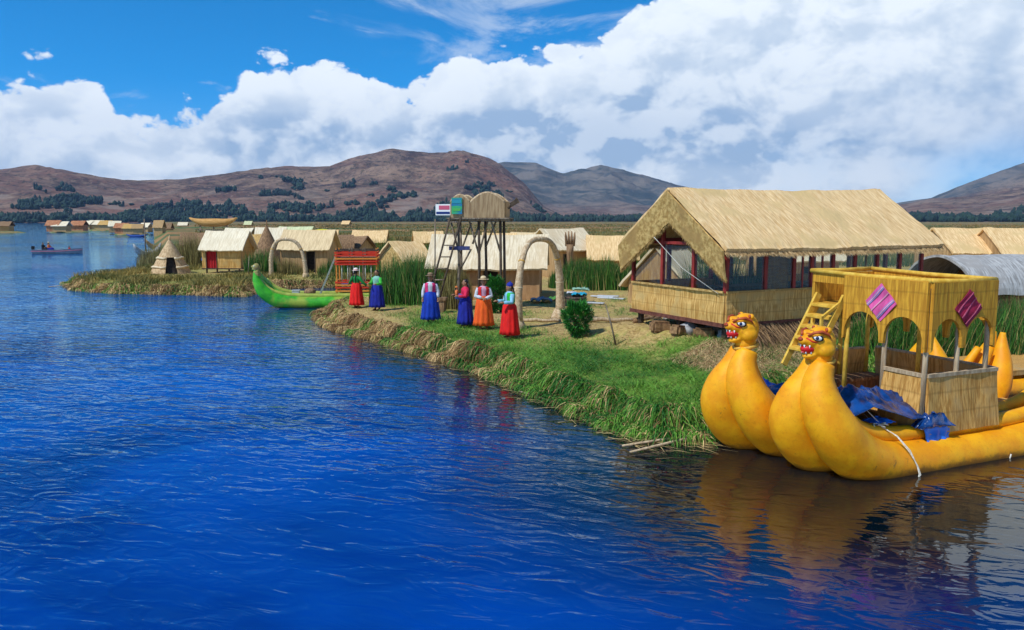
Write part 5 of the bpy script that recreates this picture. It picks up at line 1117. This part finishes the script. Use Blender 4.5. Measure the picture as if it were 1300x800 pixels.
def hanging_skirting():
    n = 9000; u = rng.uniform(.7, 7.4, n); P0 = np.array([(HC+HU*a+HV*rng.uniform(-.12, .25)) for a in u]); P0[:, 2] = 1.33+rng.uniform(-.1, .02, n)
    d = rng.uniform(.05, .75, n); P2 = P0-np.array(HV)[None]*d[:, None]+np.array(HU)[None]*rng.normal(0, .12, n)[:, None]; P2[:, 2] = np.maximum(.55, 1.33-rng.uniform(.4, .95, n)); P1 = (P0+P2)/2-np.array(HV)[None]*.10
    o = ribbons('reed_skirting', P0, P1, P2, .022, mat('reed_brown', (.07, .035, .02), (.40, .24, .11), attr='v', scale=(1, 1, 1)), None, 3)
    tag(o, 'brown loose reeds hanging under the long side of the large hut', 'reeds', kind='stuff')
hanging_skirting()

# ------------------------------------------------------------------ ground cover (uncountable)
def scatter(n, x0, x1, y0, y1):
    x = rng.uniform(x0, x1, n); y = rng.uniform(y0, y1, n); return x, y
def cover():
    # green cut reeds
    x, y = scatter(230000, -8, 13, 14.2, 36); d = sdf(x, y); gm = green_mask(x, y, d); vis = (np.abs(x) < y*.72+1)
    k = (d > -.05) & vis & (rng.uniform(0, 1, len(x)) < gm*np.clip(26/y, .3, 1.2)*.75); x, y, d = x[k], y[k], d[k]; n = len(x); z = ground_z(x, y)-.03
    a = rng.uniform(0, 2*PI, n)+.0; L = rng.uniform(.10, .34, n)*(1+.6*(y < 22)); tuft = vn(x, y, 2.2, 4)
    P0 = np.column_stack([x, y, z]); P2 = P0+np.column_stack([np.cos(a)*L, np.sin(a)*L, rng.uniform(-.02, .17, n)*(.4+tuft)]); P1 = (P0+P2)/2; P1[:, 2] += rng.uniform(.05, .20, n)*(.3+tuft*1.2)
    o = ribbons('cut_reed_grass', P0, P1, P2, .016, grass_green, None, 3, val=np.clip(fbm(x, y, 1.4, 3, 7)*1.6-.35+rng.normal(0, .2, n), 0, 1)); tag(o, 'fresh green cut reeds covering the shore', 'grass', kind='stuff')
    # straw litter
    x, y = scatter(170000, -9, 15, 14.5, 45); d = sdf(x, y); gm = green_mask(x, y, d); vis = (np.abs(x) < y*.72+1)
    k = (d > -.05) & vis & (rng.uniform(0, 1, len(x)) < (1.3-gm)*np.clip(24/y, .2, 1)*.6); x, y = x[k], y[k]; n = len(x); z = ground_z(x, y)
    a = rng.uniform(0, 2*PI, n); L = rng.uniform(.12, .45, n); P0 = np.column_stack([x, y, z-.01]); P2 = P0+np.column_stack([np.cos(a)*L, np.sin(a)*L, rng.uniform(-.02, .05, n)]); P1 = (P0+P2)/2; P1[:, 2] += .03
    tag(ribbons('straw_litter', P0, P1, P2, .014, straw_dry, None, 2, val=np.clip(fbm(x, y, 1.1, 3, 9)*1.5-.3+rng.normal(0, .2, n), 0, 1)), 'dry golden straw strewn over the island', 'straw', kind='stuff')
cover()
def shore():
    # reeds drooping over the edge of the island, green and dry mixed in tufts
    pts = coast[:27]; seg = np.roll(coast, -1, 0)[:26]-coast[:26]; ln = np.hypot(seg[:, 0], seg[:, 1]); 
    for nm, m, cnt, lab in (('edge_straw', straw_red, 105000, 'dry brown reeds drooping over the shore'), ('edge_grass', grass_green, 60000, 'green reeds drooping over the shore')):
        wgt = ln*np.where(np.arange(26) < 10, .35, 1.5); i = rng.choice(26, cnt, p=wgt/wgt.sum()); t = rng.uniform(0, 1, cnt); P_ = coast[i]+seg[i]*t[:, None]
        nrm = np.column_stack([seg[i][:, 1], -seg[i][:, 0]])/ln[i][:, None]; 
        ck = sdf(P_[:, 0]+nrm[:, 0]*.3, P_[:, 1]+nrm[:, 1]*.3); nrm[ck > 0] *= -1                # point to the water
        tuft = fbm(P_[:, 0], P_[:, 1], 1.3, 3, 11); s = P_[:, 0]*.9+P_[:, 1]
        gr = np.clip((P_[:, 0]/P_[:, 1]+.13)/.12, 0, 1)*.85+.26; pick = (rng.uniform(0, 1, cnt) < (np.clip(gr+(tuft-.5)*2.6, .04, .96) if nm == 'edge_grass' else 1-np.clip(gr+(tuft-.5)*2.6, .04, .90)))
        P_, nrm, tuft = P_[pick], nrm[pick], tuft[pick]; n = len(P_)
        cl = vn(P_[:, 0], P_[:, 1], 3.2, 21); ins = rng.uniform(-.1, .8, n); a = nrm*((.05+.34*rng.uniform(0, 1, n))*(.65+.7*cl))[:, None]; sd_ = np.column_stack([nrm[:, 1], -nrm[:, 0]])*rng.normal(0, .20, n)[:, None]
        R0 = P_-nrm*ins[:, None]; z0 = np.maximum(ground_z(R0[:, 0], R0[:, 1]), .1)
        P0 = np.column_stack([R0, z0-.02]); P2 = np.column_stack([R0+a+sd_, np.maximum(-.05, z0-rng.uniform(.10, .75, n)*(1.15-ins*.8))]); P1 = np.column_stack([R0+a*.55+sd_*.3, z0+rng.uniform(.04, .30, n)*(.3+cl)])
        tag(ribbons(nm, P0, P1, P2, .018+.0007*P_[:, 1], m, None, 4, val=np.clip(vn(P_[:, 0], P_[:, 1], 5.5, 8)*1.3-.25+rng.normal(0, .2, n), 0, 1)), lab, 'reeds', kind='stuff')
shore()
def mound_straw():
    n = 14000; u = rng.uniform(-1.5, 3.2, n); v = rng.uniform(-2.0, .2, n); c = np.array([tuple(HC+HU*a+HV*b) for a, b in zip(u, v)]); k = sdf(c[:, 0], c[:, 1]) > .2; c = c[k]; n = len(c)
    z = ground_z(c[:, 0], c[:, 1]); P0 = np.column_stack([c[:, 0], c[:, 1], z]); d = np.array([-.25, -1.0]); L = rng.uniform(.15, .5, n); ang = rng.normal(0, .8, n); dx = d[0]*np.cos(ang)-d[1]*np.sin(ang); dy = d[0]*np.sin(ang)+d[1]*np.cos(ang)
    x2, y2 = c[:, 0]+dx*L, c[:, 1]+dy*L; P2 = np.column_stack([x2, y2, ground_z(x2, y2)+rng.uniform(0, .08, n)]); P1 = (P0+P2)/2; P1[:, 2] += rng.uniform(.03, .12, n)
    tag(ribbons('heaped_straw', P0, P1, P2, .022, mat('straw_bright', (.36, .20, .08), (.78, .56, .27), attr='v', scale=(1, 1, 1)), None, 3), 'bright loose straw heaped before the large hut', 'straw', kind='stuff')
mound_straw()
# floating reeds
random.seed(5)
P0 = []; P1 = []; P2 = []
for i in range(420):
    s = random.random(); k = 13+s*8.6; j = int(k); f = k-j; j = min(j, 21); x0, y0 = coast_px[j]; x1, y1 = coast_px[j+1]; px_ = x0+(x1-x0)*f; py_ = y0+(y1-y0)*f
    c = at(px_-random.uniform(-8, 26)*abs(random.gauss(0, .8)), py_+abs(random.gauss(0, 7)), .015); a = random.gauss(-.6, .5); L = random.uniform(.1, .65)
    P0.append(c); P2.append(c+Vector((math.cos(a)*L, math.sin(a)*L, random.uniform(0, .03)))); P1.append((P0[-1]+P2[-1])/2+Vector((0, 0, random.uniform(0, .04))))
tag(ribbons('floating_reeds', np.array(P0), np.array(P1), np.array(P2), .03, straw_dry, None, 2), 'loose yellow reeds floating along the shore', 'reeds', kind='stuff')
for i, (a, b, lab) in enumerate((((660, 497), (800, 543), 'long red-brown pole floating at the foot of the green bank'), ((790, 566), (905, 552), 'long reed pole floating before the far hull'), ((800, 574), (925, 548), 'second reed pole floating before the far hull, nearer the camera'), ((62, 364), (100, 362), 'pole lying in the water at the far left tip'))):
    A_, B_ = at(*a, .03), at(*b, .05); q = MB(); q.tube([A_, (A_+B_)/2+Vector((0, 0, .03)), B_], [.018, .024, .010], 8, wob=.3); tag(q.build('pole', pole_wood), lab, 'pole')
# far marsh stalks near the front of the marsh
def marsh_front():
    n = 26000; a = rng.uniform(R(-24), R(38), n); r_ = 66+70*rng.uniform(0, 1, n)**1.6; x, y = r_*np.sin(a), r_*np.cos(a); k = (x/y > -.41)
    x, y = x[k], y[k]; n = len(x); tall = fbm(x, y, .12, 3, 2)
    stalks_o = stalks('marsh_stalks', np.column_stack([x, y]), .3, (.7+1.3*tall)*np.where(y > 80, 1.35, .8), mat('marsh_stalk', (.05, .09, .02), (.30, .24, .08), attr='v', scale=(.1, .1, .1)), .10, .2, None, 2, val=np.clip(tall*1.6-.3+rng.normal(0, .15, n), 0, 1))
    tag(stalks_o, 'olive and brown reed stalks of the marsh', 'reeds', kind='stuff')
marsh_front()
def far_shore_cover():
    n = 26000; x = rng.uniform(-29, -8, n); y = rng.uniform(42, 58, n); d = sdf(x, y); k = (d > -.1) & (d < 5); x, y, d = x[k], y[k], d[k]; n = len(x); t = fbm(x, y, .5, 3, 2); g = ground_z(x, y)
    o = stalks('far_shore_reeds', np.column_stack([x, y]), g-.05, (.12+.45*t*(t > .45)), mat('shore_olive', (.05, .08, .015), (.46, .32, .09), attr='v', scale=(.6, .6, .6)), .05, 1.0, None, 2, val=np.clip(fbm(x, y, .8, 3, 5)*1.8-.5+rng.normal(0, .2, n), 0, 1)); tag(o, 'low olive and straw reeds covering the far left shore', 'reeds', kind='stuff')
far_shore_cover()
def marsh_far():
    n = 30000; a = rng.uniform(R(-24), R(38), n); r_ = 88+420*rng.uniform(0, 1, n)**2; x, y = r_*np.sin(a), r_*np.cos(a); k = (x/y > -.40); x, y = x[k], y[k]; n = len(x); tall = fbm(x, y, .04, 3, 6)
    o = stalks('marsh_reeds_far', np.column_stack([x, y]), 1.0, (.35+1.1*tall)*1.1, mat('marsh_far_stalk', (.035, .09, .015), (.28, .18, .06), attr='v', scale=(.05, .05, .05)), .12+.0022*y, .15, None, 1, val=np.clip((tall-.5)*3.2+.4+rng.normal(0, .15, n), 0, 1)); tag(o, 'rough green and brown reeds covering the open marsh', 'reeds', kind='stuff')
marsh_far()
